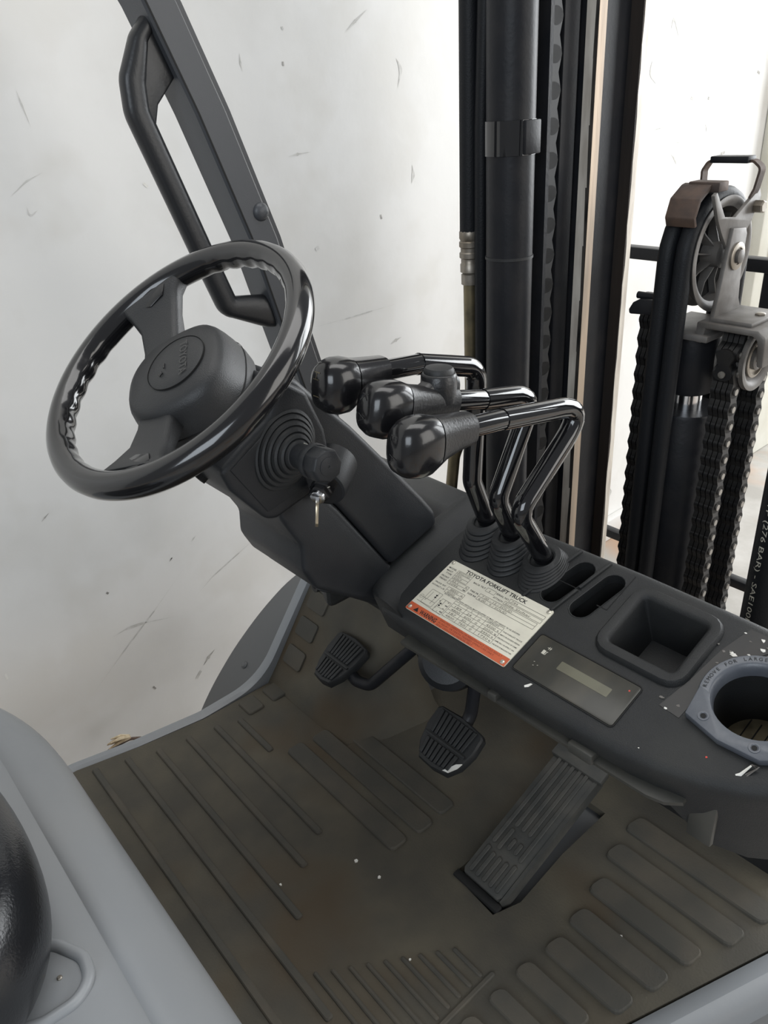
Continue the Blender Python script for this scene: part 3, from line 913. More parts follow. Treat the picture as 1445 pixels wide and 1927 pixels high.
# ignition switch barrel
IGA = V((.50, -.82, -.28)).normalized()
IG = V((-.585, .392, .606))
igb = mk('ignition_barrel', G().lathe(IG - IGA * .030, IGA, [(.024, -.014), (.0245, .0), (.0248, .022), (.0238, .027), (.0205, .028)], 32), M['plastic'], sc_)
mk('barrel_face', G().lathe(IG - IGA * .0025, IGA, [(.0208, 0), (.0208, .0006), (.0, .0008)], 32), M['knob'], igb)
mk('hex_nut', G().lathe(IG - IGA * .002, IGA, [(.0120, 0), (.0125, .001), (.0125, .004), (.0108, .005), (.0108, .011), (.0085, .0125), (.0, .0125)], 6), M['knob'], igb)
mk('position_marks', G().tube([IG + V((.012, -.001, .006)), IG + V((.0145, .0, .0075))], .0005, 5), M['icon'], igb)
mk('lock_cylinder', G().lathe(IG + IGA * .010, IGA, [(.0078, 0), (.0078, .0035), (.0068, .0042), (0, .0042)], 24), M['chrome'], igb)

key = thing('ignition_key', 'small metal key stuck in the ignition switch', 'key', IG + IGA * .014)
KO = IG + IGA * .0135
KL = V((.10, -.22, -.95)).normalized()
KT = KL.cross(KO - CAM).normalized()          # thin way of the key
KW = KT.cross(KL).normalized()
kf = lambda a, b, h: KO + KL * a + KW * b + KT * h
mk('blade', G().prism([(-.002, -.004), (.006, -.004), (.006, .004), (-.002, .004)], kf, -.0016, .0016), M['chrome'], key)
mk('bow', G().prism([(.003, -.010), (.008, -.012), (.024, -.010), (.029, -.004), (.029, .006), (.022, .012), (.007, .012), (.003, .006)], kf, -.0015, .0015), M['brasskey'], key, bevel=.0004)

# ---------------------------------------------------------------- direction lever (stalk) with bellows
dl = thing('direction_lever', 'stubby black column stalk with hexagonal end knob and rubber bellows', 'lever', (-.60, .363, .655))
B0 = V((-.600, .363, .655))
BA = V((1, -.06, .10)).normalized()
BE = V((0, .58, .82))
ra = []
for k in range(6):
    r0 = .040 - .0052 * k
    h0 = .0015 + .0052 * k
    ra += [(r0, h0), (r0 - .0008, h0 + .0028), (r0 - .0034, h0 + .0042), (r0 - .0048, h0 + .0034)]
e1 = (BE - BA * BE.dot(BA)).normalized()
e2 = BA.cross(e1)


def ell(r_, h, k1=1.05, k2=.80, n=40):
    kk = min(1, r_ / .04)
    k2_ = k2 + (1 - k2) * (1 - kk)
    return [B0 + BA * h + e1 * math.cos(2 * math.pi * i / n) * r_ * k1 + e2 * math.sin(2 * math.pi * i / n) * r_ * k2_ for i in range(n)]


mk('bellows', G().loft([ell(r_, h) for r_, h in ra]), M['rubber'], dl)
mk('stalk', G().lathe(B0 + BA * .028, BA, [(.0105, 0), (.0125, .004), (.0125, .020), (.0150, .0215), (.0150, .026)], 28), M['plastic'], dl)
kb = mk('end_knob', G().lathe(B0 + BA * .053, BA, [(.0165, 0), (.0172, .002), (.0172, .008), (.0165, .010)], 32), M['plastic'], dl)
mk('hex_cap', G().lathe(B0 + BA * .062, BA, [(.0168, 0), (.0168, .014), (.0150, .018), (.0130, .0188), (0, .0190)], 8), M['plastic'], kb, bevel=.0008)
mk('cap_disc', G().lathe(B0 + BA * .0806, BA, [(.0090, 0), (.0090, .0008), (.0082, .0011), (.0012, .0011), (.0008, .0004), (0, .0004)], 20), M['plastic'], kb)
mk('stalk_print', G().tube([B0 + BA * .034 + e1 * .0122 - e2 * .003, B0 + BA * .034 + e1 * .0124 + e2 * .003], .0006, 5), M['icon'], dl)

# ---------------------------------------------------------------- hydraulic levers
levers = (
    ('chrome-black hydraulic lever nearest the steering column, gloss knob', -.557, [(.610, .480), (.606, .496), (.582, .555), (.592, .690), (.458, .719)], (-.986, .11), .0150, 'H\nI', (.030, .045)),
    ('middle hydraulic lever whose knob carries an extra button on top', -.511, [(.606, .478), (.599, .497), (.574, .550), (.632, .657), (.504, .686)], (-.968, .25), .0150, 'K\nA', (.024, .043)),
    ('hydraulic lever nearest the display, with plain matte-collared knob', -.465, [(.606, .464), (.600, .484), (.555, .557), (.668, .648), (.480, .677)], (-.985, .13), .0150, 'E\nA', (.024, .050)))
for li, (lab, X, pts, kdir, bh, glyph, bofs) in enumerate(levers):
    lv = thing('hydraulic_lever', lab, 'lever', dsh(X, .045, 0), 'hydraulic levers on the instrument panel')
    P = [V((X, y, z)) for y, z in pts]
    rod = fillet(P, [0, 0, .022, .024, 0], 8)
    rs = []
    for p in rod:
        rs.append(.0098 if p.z < P[2].z + .01 else .0104)
    d = V((0, kdir[0], kdir[1])).normalized()
    rod[-1] = P[4] - d * .048
    mk('rod', G().tube(rod, .0112, 20), M['gloss'], lv)
    # thinner grip end of the rod
    mk('rod_sleeve', G().lathe(P[4] - d * .054, d, [(.0102, 0), (.0104, .0015), (.0104, .058)], 20), M['gloss'], lv)
    upv = V((1, 0, 0)).cross(d)
    if upv.z < 0:
        upv = -upv
    xv = V((1, 0, 0))

    def ks(s, rx, rz, dz=0.0, n=28, ex=2.6):
        out = []
        for k in range(n):
            a = 2 * math.pi * k / n
            c_, s_ = math.cos(a), math.sin(a)
            out.append(P[4] + d * s * KS + xv * math.copysign(abs(c_) ** (2 / ex), c_) * rx + upv * (math.copysign(abs(s_) ** (2 / ex), s_) * rz * (.94 if KS < 1 else 1) + dz))
        return out
    KS = .86 if li == 0 else 1.0
    if li == 1:
        prof = [(-.002, .0125, .0125, 0), (0, .0155, .0155, 0), (.035, .0160, .0165, -.001), (.055, .0165, .0185, -.002), (.066, .0185, .0225, -.004)]
        front = [(.068, .0192, .0235, -.004), (.076, .0205, .0265, -.005), (.088, .0205, .0268, -.006), (.099, .0185, .0245, -.006), (.106, .0145, .0195, -.006), (.1095, .008, .011, -.006), (.110, .001, .001, -.006)]
    else:
        prof = [(-.002, .0125, .0125, 0), (0, .0155, .0155, 0), (.020, .0165, .0175, -.001), (.036, .0175, .0205, -.003), (.046, .0190, .0238, -.005)]
        front = [(.048, .0195, .0248, -.005), (.056, .0208, .0278, -.006), (.068, .0208, .0282, -.006), (.079, .0188, .0255, -.006), (.086, .0148, .0205, -.006), (.0895, .008, .012, -.006), (.090, .001, .001, -.006)]
    kc = mk('knob_collar', G().loft([ks(*q) for q in prof]), M['collar'] if li else M['knob'], lv)
    kh = mk('knob_head', G().loft([ks(*q) for q in front]), M['knob'], lv)
    from mathutils.bvhtree import BVHTree
    bvh = BVHTree.FromPolygons([v.co + lv.location for v in kh.data.vertices], [tuple(p.vertices) for p in kh.data.polygons])
    tg = G()
    for gi, chh in enumerate(glyph.split('\n')):
        def fn(x, y, h, gi=gi):
            # letters lie turned on the rounded end of the knob
            zz = (.010 if gi == 0 else -.009) - x
            xx = -.004 + y
            o_ = P[4] + d * .2 + xv * xx + upv * (zz - .004)
            hit = bvh.ray_cast(o_, -d)[0]
            return (hit if hit is not None else P[4] + d * .07) + d * .0005
        text_geo(tg, chh, .013, fn, 0, -.002, 'CENTER', 0, 1, None, -.012)
    mk('knob_lettering', tg, M['brass'] if li == 0 else M['collar'], kh, recalc=False, smooth=False)
    if li == 1:
        bb = P[4] + d * .016 + upv * .0
        bu = (V((0, 0, 1)) + V((0, .06, 0))).normalized()
        bt = mk('button_housing', G().lathe(bb, bu, [(.0165, 0), (.0178, .016), (.0172, .026), (.0162, .028), (.0152, .0285)], 28), M['collar'], lv)
        mk('push_button', G().lathe(bb, bu, [(.0148, .0275), (.0148, .0310), (.0130, .0335), (.007, .0348), (0, .035)], 28), M['rubber'], bt)
        mk('collar_web', G().loft([ks(s_, .010, .010 + zz, zz) for s_, zz in ((-.001, .008), (.014, .010), (.028, .008), (.042, .003), (.050, .0))]), M['collar'], bt)
    # rubber bellows on the panel
    base = dsh(X + .006, .040, 0)
    top = P[1] + V((0, -.002, -.001))
    sec = []
    nb = 6
    for k in range(nb):
        for q, dr in ((0, -.0022), (.30, .0018), (.70, .0018), (1.0, -.0022)):
            u_ = (k + q) / nb
            c = base.lerp(top, u_)
            ax = DN.lerp((P[1] - P[0]).normalized(), u_ * .6).normalized()
            x1 = V((1, 0, 0))
            y1 = ax.cross(x1)
            rx, ry = (.0232 - .0050 * u_ + dr), (.0345 - .0130 * u_ + dr)
            sec.append([c + x1 * rx * math.cos(2 * math.pi * i / 32) + y1 * ry * math.sin(2 * math.pi * i / 32) for i in range(32)])
    ax = (P[1] - P[0]).normalized()
    y1 = ax.cross(V((1, 0, 0)))
    for r_, hh in ((.0150, .0005), (.0128, -.001), (.0128, -.004)):
        sec.append([top + ax * hh + V((1, 0, 0)) * r_ * math.cos(2 * math.pi * i / 32) + y1 * r_ * 1.1 * math.sin(2 * math.pi * i / 32) for i in range(32)])
    mk('bellows', G().loft(sec), M['rubber'], lv)

# ---------------------------------------------------------------- pedals
def pedal(name, lab, bl, br, tr_, tl, nr, arm, chip=False):
    """pad given by its four corners (lower left/right, upper right/left)"""
    bl, br, tr_, tl = V(bl), V(br), V(tr_), V(tl)
    t_ = thing(name, lab, 'pedal', (bl + br + tr_ + tl) / 4)
    def q(u, v): return bl.lerp(br, u).lerp(tl.lerp(tr_, u), v)
    nn = (br - bl).cross(tl - bl).normalized()
    out = []
    for u, v in ((.14, 0), (.5, -.035), (.86, 0), (1.02, .25), (1.05, .6), (1.0, .93), (.93, 1.0), (.5, 1.05), (.07, 1.0), (0, .93), (-.05, .6), (-.02, .25)):
        out.append(q(u, v))
    g_ = G().loft([[p - nn * .014 for p in out], [p - nn * .002 for p in out], [p.lerp(q(.5, .5), .05) + nn * .001 for p in out]])
    pad = mk('pad', g_, M['rubber'], t_)
    for half, (v0, v1) in enumerate(((.05, .40), (.50, .95))):
        m_ = nr if half else nr - 1
        for k in range(m_):
            u = .10 + .80 * (k + .5) / m_
            vv0 = v0 + (.10 * abs(u - .5) if not half else 0)
            wd = .30 / m_
            a, b, c, d_ = q(u - wd, vv0), q(u + wd, vv0), q(u + wd, v1), q(u - wd, v1)
            mk('tread_rib', G().loft([[a, b, c, d_], [p + nn * .0045 for p in (a, b, c, d_)]]), M['rubber'], pad, bevel=.0008, seg=1)
    a, b, c, d_ = q(.02, .43), q(.98, .43), q(.98, .47), q(.02, .47)
    mk('cross_bar', G().loft([[a, b, c, d_], [p + nn * .004 for p in (a, b, c, d_)]]), M['rubber'], pad)
    if chip:
        mk('bare_patch', G().loft([[q(.78, .04), q(.90, .06), q(1.0, .22), q(1.02, .34), q(.93, .27), q(.84, .12)], [p + nn * .0022 for p in (q(.78, .04), q(.90, .06), q(1.0, .22), q(1.02, .34), q(.93, .27), q(.84, .12))]]), M['white'], pad)
    mk('arm', G().tube(fillet(arm, .03), .010, 12), M['steel'], t_)
    return t_


pedal('inching_pedal', 'smaller ribbed rubber foot pedal below the steering column', (-.889, .532, .105), (-.836, .534, .105), (-.825, .611, .140), (-.907, .613, .140), 8,
      [(-.862, .58, .112), (-.82, .575, .10), (-.79, .58, .105), (-.72, .62, .20), (-.70, .68, .33)])
pedal('brake_pedal', 'wide ribbed rubber brake pedal with a bare white worn edge', (-.645, .542, .088), (-.572, .545, .090), (-.565, .612, .128), (-.662, .615, .128), 9,
      [(-.61, .60, .10), (-.61, .63, .13), (-.61, .66, .30)], True)
mk('booster_cover', G().lathe((-.66, .64, .20), (.3, -.6, .5), [(.045, -.02), (.048, 0), (.046, .02), (.036, .03), (0, .034)], 28), M['plastic'], bpy.data.objects['brake_pedal'])

ac = thing('accelerator_pedal', 'long worn grooved accelerator pedal hinged at the mat', 'pedal', (-.466, .49, 0))
ab0, ab1 = V((-.500, .494, .010)), V((-.500, .700, .085))
av = (ab1 - ab0).normalized()
an = V((1, 0, 0)).cross(av)
al = (ab1 - ab0).length
M['pedal'] = material('worn_pedal_rubber', (.050, .051, .048), .6, col2=(.075, .072, .064), nscale=30, bump=.3, bscale=300, spec=.35)
acf = lambda a, b, h: ab0 + V((a, 0, 0)) + av * b + an * h
pp = mk('pad', G().prism([(0.004, 0), (.064, 0), (.068, .006), (.070, al), (-.002, al), (0, .006)], acf, -.014, 0), M['pedal'], ac, bevel=.002)
for k in range(5):
    a = .0105 + .0117 * k
    runs = ((.006, .046), (.060, .078) if k in (2, 3) else (.052, .088), (.092, al - .004)) if k not in (0, 4) else ((.006, .05), (.056, al - .004))
    for b0, b1 in runs:
        mk('tread_rib', G().prism(rrect(a - .0030, a + .0030, b0, b1, .0025, 2), acf, -.001, .0032), M['pedal'], pp, bevel=.0008, seg=1)
mk('side_flange', G().prism([(.069, 0), (.074, .01), (.075, al), (.069, al)], acf, -.02, .001), M['pedal'], ac)
mk('top_bar', G().prism([(-.006, al - .008), (.080, al - .008), (.080, al + .012), (-.006, al + .012)], acf, -.006, .006), M['pedal'], ac, bevel=.002)
mk('hinge', G().box((-.508, .484, -.012), (-.428, .496, .004)), M['dark'], ac, bevel=.002)

# ---------------------------------------------------------------- overhead-guard pillar with grab handle
pi_ = thing('guard_pillar', 'dark grey slanted overhead guard pillar beside the white wall', 'pillar', (-1.06, .77, .30))


def pil_y(z):     # rear edge of the inner face, z -> y
    pts_ = ((1.35, .375), (1.20, .447), (1.074, .511), (.95, .559), (.85, .592), (.778, .616), (.651, .647), (.50, .685), (.25, .735))
    for (za, ya), (zb, yb) in zip(pts_, pts_[1:]):
        if za >= z >= zb:
            return ya + (yb - ya) * (za - z) / (za - zb)
    return pts_[0][1]


secs, fl_, gr_ = [], [], []
for z in (1.34, 1.20, 1.074, .95, .85, .778, .651, .50, .26):
    y = pil_y(z)
    secs.append([V((-1.03, y + .003, z)), V((-1.03, y + .044, z)), V((-1.033, y + .047, z)), V((-1.09, y + .047, z)), V((-1.093, y + .044, z)), V((-1.093, y + .003, z)), V((-1.090, y, z)), V((-1.033, y, z))])
    fl_.append([V((-1.040, y + .046, z)), V((-1.040, y + .058, z)), V((-1.052, y + .058, z)), V((-1.052, y + .046, z))])
mk('post', G().loft(secs), M['pillar'], pi_)
mk('edge_flange', G().loft(fl_), M['pillar'], pi_)
for i, p in enumerate(secs):
    gr_.append([p[0] + V((.0006, .000, 0)), p[0] + V((.0006, .0026, 0)), p[0] + V((-.002, .0026, 0)), p[0] + V((-.002, 0, 0))])
mk('seam_line', G().loft(gr_), M['dark'], pi_)
mk('bolt_head', G().lathe((-1.031, .639, .817), (1, 0, 0), [(.013, -.002), (.0130, .002), (.010, .006), (.005, .008), (0, .0085)], 24), M['pillar'], pi_)
gh = thing('grab_handle', 'black plastic grab handle mounted on the slanted guard pillar', 'handle', (-1.05, .60, .62))
hpts = [(.526, 1.058), (.507, 1.036), (.489, .990), (.487, .955), (.511, .880), (.543, .780), (.573, .690), (.640, .670), (.655, .669)]
hpath = fillet([V((-1.052, y, z)) for y, z in hpts], [0, .02, .03, .04, .2, .2, .018, .02, 0], 6)
secs = []
m_ = len(hpath)
for i, p in enumerate(hpath):
    t_ = (hpath[min(i + 1, m_ - 1)] - hpath[max(i - 1, 0)]).normalized()
    nrm = V((1, 0, 0)).cross(t_).normalized()
    wx = .0135
    wn = .0165
    if p.z > 1.0:
        wn = .0165 - .0075 * min(1, (p.z - 1.0) / .05)
    if p.y > .59 and p.z < .75:
        wn = .0165 + .011 * min(1, (p.y - .59) / .06)
    ring = []
    for k in range(16):
        a = 2 * math.pi * k / 16
        c_, s_ = math.cos(a), math.sin(a)
        ring.append(p + V((1, 0, 0)) * math.copysign(abs(c_) ** .75, c_) * wx + nrm * math.copysign(abs(s_) ** .75, s_) * wn)
    secs.append(ring)
grp = mk('grip', G().loft(secs), M['handle'], gh)
mk('upper_foot', G().prism([(.512, 1.050), (.528, 1.056), (.552, 1.000), (.538, .985), (.515, .962), (.506, .935), (.492, .930), (.490, .965), (.494, .995)], lambda a, b, h: V((h, a, b)), -1.062, -1.0425), M['handle'], gh, bevel=.004, seg=3)
mk('foot_screw', G().lathe((-1.046, .505, 1.030), (1, -.2, .1), [(.006, -.006), (.006, .004), (.003, .004), (.003, 0), (0, 0)], 14), M['dark'], gh)

# ---------------------------------------------------------------- mast
VZ0, VZ1 = -.35, 1.75


def zprism(poly, z0=VZ0, z1=VZ1):
    return G().prism(poly, up, z0, z1)


ir = thing('inner_mast_rail', 'tall worn steel inner mast rail with tan flange edges', 'mast rail', (-.87, 1.25, VZ0))
mk('web', zprism([(-.873, 1.20), (-.873, 1.305), (-.885, 1.305), (-.885, 1.20)]), M['steel'], ir)
rf = mk('rear_flange', zprism([(-.885, 1.181), (-.8495, 1.181), (-.8495, 1.2025), (-.885, 1.2025)]), M['steel'], ir)
mk('flange_face', zprism([(-.8488, 1.1818), (-.8488, 1.2017), (-.8500, 1.2017), (-.8500, 1.1818)]), M['tan'], rf)
for k in range(22):
    z0 = VZ0 + k * (VZ1 - VZ0) / 22
    z1 = z0 + (VZ1 - VZ0) / 22
    a0, a1 = -.8545 + random.uniform(-.0022, .0016), -.8545 + random.uniform(-.0022, .0016)
    mk('grease_streak', G().add([V((a0, 1.1803, z0)), V((-.8500, 1.1803, z0)), V((-.8500, 1.1803, z1)), V((a1, 1.1803, z1)), V((a0, 1.1815, z0)), V((-.8500, 1.1815, z0)), V((-.8500, 1.1815, z1)), V((a1, 1.1815, z1))],
       [(0, 1, 2, 3), (7, 6, 5, 4), (0, 4, 5, 1), (1, 5, 6, 2), (2, 6, 7, 3), (3, 7, 4, 0)]), M['grease'], rf)
mk('worn_strip', zprism([(-.872, 1.1806), (-.8525, 1.1806), (-.8525, 1.1815), (-.872, 1.1815)]), M['worn'], rf)
ff = mk('front_flange', zprism([(-.885, 1.302), (-.849, 1.302), (-.849, 1.320), (-.885, 1.320)]), M['steelb'], ir)
pts_ = []
for k in range(60):
    z = VZ0 + (VZ1 - VZ0) * k / 59
    y = 1.3025 + random.uniform(0, .004)
    pts_.append([V((-.8482, y, z)), V((-.8482, 1.3195, z)), V((-.8495, 1.3195, z)), V((-.8495, y, z))])
mk('worn_edge', G().loft(pts_), M['worn'], ff)

orl = thing('outer_mast_rail', 'black outer mast rail behind the lift cylinder and chain', 'mast rail', (-.91, 1.22, VZ0))
mk('web', zprism([(-.915, 1.135), (-.900, 1.135), (-.900, 1.32), (-.915, 1.32)]), M['steel'], orl)
mk('rear_flange', zprism([(-.99, 1.132), (-.876, 1.132), (-.876, 1.172), (-.99, 1.172)]), M['steel'], orl, bevel=.003)
mk('front_flange', zprism([(-.99, 1.325), (-.88, 1.325), (-.88, 1.345), (-.99, 1.345)]), M['steel'], orl)

lc = thing('lift_cylinder', 'black vertical lift cylinder with a clamp band, left of the mast rails', 'cylinder', (-.867, 1.0, VZ0))
mk('barrel', G().lathe((-.868, 1.0, VZ0), (0, 0, 1), [(.0375, 0), (.0375, VZ1 - VZ0)], 40), M['steel'], lc)
mk('clamp_band', G().lathe((-.868, 1.0, .862), (0, 0, 1), [(.0378, 0), (.0402, .0005), (.0402, .0485), (.0378, .049)], 40), M['gloss'], lc)
mk('clamp_tab', G().box((-.835, .985, .863), (-.825, 1.02, .910)), M['steel'], lc, bevel=.002)
mk('cable_tie', G().lathe((-.868, 1.0, .708), (0, 0, 1), [(.0375, 0), (.0390, .0005), (.0390, .0045), (.0375, .005)], 40), M['rubber'], lc)
mk('backing_plate', zprism([(-.99, 1.06), (-.846, 1.06), (-.846, 1.068), (-.99, 1.068)]), M['steel'], lc)

hz = thing('hydraulic_hose', 'thick black hydraulic hose with crimped steel fitting over a brass pipe', 'hose', (-.951, 1.0, .2))
mk('hose', G().tube([(-.949, 1.0, 1.75), (-.950, 1.0, 1.2), (-.957, 1.0, .742)], .0165, 20), M['hose'], hz)
ft = mk('fitting', G().lathe((-.957, 1.0, .655), (0, 0, 1), [(.012, 0), (.015, .001), (.015, .018), (.012, .020), (.0165, .022), (.0165, .035), (.0150, .037), (.0150, .044), (.0175, .046), (.0175, .054), (.0155, .056), (.0155, .062), (.0178, .064), (.0178, .072), (.0158, .074), (.0175, .078), (.0175, .088), (.0165, .09)], 12), M['zinc'], hz)
mk('pipe', G().tube(fillet([(-.957, 1.0, .66), (-.957, 1.0, .42), (-.975, .97, .33), (-.975, .95, .2)], .06), .0115, 16), M['brass'], hz)
h2 = thing('hydraulic_pipe', 'slim black hydraulic pipe strapped to the lift cylinder', 'pipe', (-.92, 1.0, VZ0))
mk('pipe', G().tube([(-.918, 1.0, 1.75), (-.919, 1.0, 1.1), (-.928, 1.0, .9), (-.930, 1.0, .70), (-.930, 1.0, .45), (-.925, 1.0, VZ0)], .0115, 16), M['hose'], h2)
mk('pipe_guard', G().tube([(-.9085, 1.005, 1.75), (-.911, 1.005, .9), (-.914, 1.005, .70), (-.912, 1.005, VZ0)], .0045, 10), M['hose'], h2)


def link_mesh(pitch, width, thick):
    """stack of figure-eight leaf plates, pins along X"""
    ol = []
    hh = pitch
    w_ = thick / 2
    for k in range(9):
        a = math.radians(180 * k / 8)
        ol.append((w_ * math.cos(a), hh * .5 + w_ * .72 * math.sin(a)))
    ol.append((-w_ * .60, 0))
    for k in range(9):
        a = math.radians(180 + 180 * k / 8)
        ol.append((w_ * math.cos(a), -hh * .5 + w_ * .72 * math.sin(a)))
    ol.append((w_ * .60, 0))
    gg = G()
    for k in range(4):
        x0 = -width / 2 + width * k / 4
        gg.prism(ol, lambda a, b, h: V((h, a, b)), x0 + width * .02, x0 + width * .23)
    return gg


def chain(name, lab, path, pitch, width, thick, group=None, pinmat='chainedge'):
    """path: list of (point, tangent); one link object each, sharing mesh data"""
    t_ = thing(name, lab, 'chain', path[-1][0], group)
    off = t_.location
    proto, pin = None, None
    pl_ = 1.12 if pinmat == 'chainedge' else .9
    for k, (p, tg_) in enumerate(path):
        q = V((0, 0, 1)).rotation_difference(V((0, tg_[1], tg_[2])))
        if proto is None:
            gg = link_mesh(pitch, width, thick)
            gg.v = [v + off for v in gg.v]
            proto = mk('link', gg, M['chain'], t_)
            g2 = G().lathe(off + V((-width * pl_ / 2, 0, pitch * .5)), (1, 0, 0), [(0, 0), (thick * .19, 0), (thick * .19, width * pl_), (0, width * pl_)], 10)
            pin = mk('pin', g2, M[pinmat], proto)
            o, s = proto, pin
        else:
            o = proto.copy()
            COL.objects.link(o)
            o.parent = t_
            s = pin.copy()
            COL.objects.link(s)
            s.parent = o
        o.location = V(p) - off
        o.rotation_mode = 'QUATERNION'
        o.rotation_quaternion = q
    return t_


def straight(x, y, z1, z0, pitch):
    out = []
    z = z1
    while z > z0:
        out.append((V((x, y, z)), (0, 0, 1)))
        z -= pitch
    return out


chain('lift_chain', 'dark leaf chain hanging between lift cylinder and mast rail', straight(-.881, 1.098, 1.42, .15, .050), .050, .030, .036, None, 'chain')

# ---------------------------------------------------------------- centre lift cylinder, pulley and chains
CX, CY = -.647, 1.22
fc = thing('free_lift_cylinder', 'stout black centre lift cylinder with chrome rod in the mast', 'cylinder', (CX, CY, VZ0))
mk('barrel', G().lathe((CX, CY, VZ0), (0, 0, 1), [(.060, 0), (.060, .435 - VZ0), (.058, .440 - VZ0), (.024, .440 - VZ0)], 40), M['steel'], fc)
mk('rod', G().lathe((CX, CY, .43), (0, 0, 1), [(.026, 0), (.026, .06)], 32), M['chrome'], fc)
hd = mk('crosshead', G().lathe((CX, CY, .470), (0, 0, 1), [(.036, 0), (.043, .004), (.045, .012), (.045, .095), (.042, .108)], 32), M['steel'], fc)
mk('top_plate', G().box((CX - .050, CY - .062, .575), (CX + .055, CY + .07, .586)), M['bracket'], hd, bevel=.003)
cb = mk('chain_bracket', G().prism([(CX + .03, .572), (CX + .03, .606), (CX + .130, .606), (CX + .142, .596), (CX + .145, .55), (CX + .135, .55), (CX + .130, .590), (CX + .122, .596), (CX + .045, .596), (CX + .042, .572)], lambda a, b, h: V((a, h, b)), CY - .055, CY + .08), M['bracket'], hd, bevel=.003)
for x, y, z in ((CX - .01, CY - .045, .586), (CX + .100, CY + .01, .606)):
    mk('bolt', G().lathe((x, y, z), (0, 0, 1), [(.011, 0), (.011, .001), (.0085, .0012), (.0085, .009), (.006, .0105), (0, .0105)], 6), M['zinc'], hd)

PC = V((CX + .030, CY, .700))     # pulley centre, axle along X
pu = thing('hose_pulley', 'spoked hose pulley wheel on top of the centre cylinder', 'pulley', PC - V((0, 0, .09)))
mk('wheel_rim', G().lathe(PC + V((-.060, 0, 0)), (1, 0, 0), [(.070, 0), (.086, .001), (.086, .004), (.074, .012), (.074, .018), (.083, .026), (.083, .030), (.074, .038), (.074, .046), (.086, .056), (.088, .060), (.084, .0615), (.078, .060), (.072, .056), (.070, .02)], 56), M['bracket'], pu)
mk('wheel_disc', G().lathe(PC + V((-.030, 0, 0)), (1, 0, 0), [(.071, -.002), (.071, .002), (0, .002)], 40), M['dark'], pu)
mk('wheel_hub', G().lathe(PC + V((-.04, 0, 0)), (1, 0, 0), [(.020, 0), (.020, .040), (.012, .043), (0, .043)], 24), M['bracket'], pu)
for k in range(9):
    a = math.radians(40 * k + 12)
    dd = V((0, math.cos(a), math.sin(a)))
    pp_ = V((0, -math.sin(a), math.cos(a)))
    g_ = G()
    g_.loft([[PC + V((x, 0, 0)) + dd * r_ + pp_ * s * .0011 for x, s in ((-.029, -1), (-.017 if r_ > .04 else -.008, -1), (-.017 if r_ > .04 else -.008, 1), (-.029, 1))] for r_ in (.018, .045, .072)])
    mk('spoke', g_, M['bracket'], pu)
ub = mk('upright_bracket', G().prism([(-.046, -.096), (.046, -.096), (.030, -.07), (.024, -.02), (.026, .03), (.020, .040), (-.020, .044), (-.028, .0), (-.036, -.05)], lambda a, b, h: PC + V((h, a, b)), .014, .022), M['bracket'], pu, bevel=.002)
mk('bracket_foot', G().box((PC.x + .016, CY - .046, .605), (PC.x + .085, CY + .046, .613)), M['bracket'], ub, bevel=.003)
mk('axle_washer', G().lathe(PC + V((.022, 0, 0)), (1, 0, 0), [(.021, 0), (.021, .003), (.019, .004), (.013, .004), (.013, .002), (.011, .002)], 28), M['zinc'], ub)
mk('axle_bolt', G().lathe(PC + V((.022, 0, 0)), (1, 0, 0), [(.0105, 0), (.0105, .008), (.009, .009), (0, .009)], 16), M['bracket'], ub)
# hose retainer: rusty bent guards and strap loop over the top
gu = thing('hose_guard', 'rusty bent hose retainer with strap loop over the pulley', 'guard', PC + V((0, 0, .05)))
gp = lambda a, b, h: PC + V((h, a, b))
mk('retainer_plate', G().prism([(-.092, .052), (-.098, .066), (-.088, .092), (-.060, .108), (-.050, .110), (-.050, .104), (-.060, .101), (-.082, .087), (-.091, .066), (-.086, .054)], gp, -.050, -.002), M['rust'], gu, bevel=.0015)
mk('retainer_top', G().box((PC.x - .040, CY - .058, PC.z + .098), (PC.x + .010, CY - .030, PC.z + .112)), M['rust'], gu, bevel=.002)
mk('side_arm', G().prism([(-.080, .096), (-.072, .100), (-.040, .062), (-.008, .058), (.030, .078), (.058, .092), (.066, .080), (.045, .045), (.010, .010), (-.020, .012), (-.045, .040), (-.060, .060)], gp, .010, .016), M['bracket'], gu, bevel=.001)
lp = [PC + V(q) for q in ((-.066, .035, .088), (-.070, .040, .118), (-.062, .042, .132), (.008, .046, .132), (.020, .048, .122), (.016, .045, .092), (.012, .040, .078))]
lpf = fillet(lp, .010, 4)
secs = [[p + V((0, -.008, -.0018)), p + V((0, .008, -.0018)), p + V((0, .008, .0018)), p + V((0, -.008, .0018))] for p in lpf]
m_ = len(lpf)
secs = []
for i, p in enumerate(lpf):
    t_ = (lpf[min(i + 1, m_ - 1)] - lpf[max(i - 1, 0)]).normalized()
    s_ = V((0, 1, 0))
    s_ = (s_ - t_ * s_.dot(t_)).normalized()
    n_ = t_.cross(s_) * .0018
    secs.append([p - s_ * .008 - n_, p + s_ * .008 - n_, p + s_ * .008 + n_, p - s_ * .008 + n_])
mk('strap_loop', G().loft(secs), M['rust'], gu)
mk('loop_grip', G().box((PC.x - .058, CY + .030, PC.z + .129), (PC.x + .004, CY + .056, PC.z + .139)), M['steel'], gu, bevel=.002)
mk('bolt', G().lathe(PC + V((.016, .052, .066)), (1, 0, 0), [(.010, 0), (.010, .012), (.008, .014), (.0, .014)], 6), M['zinc'], gu)

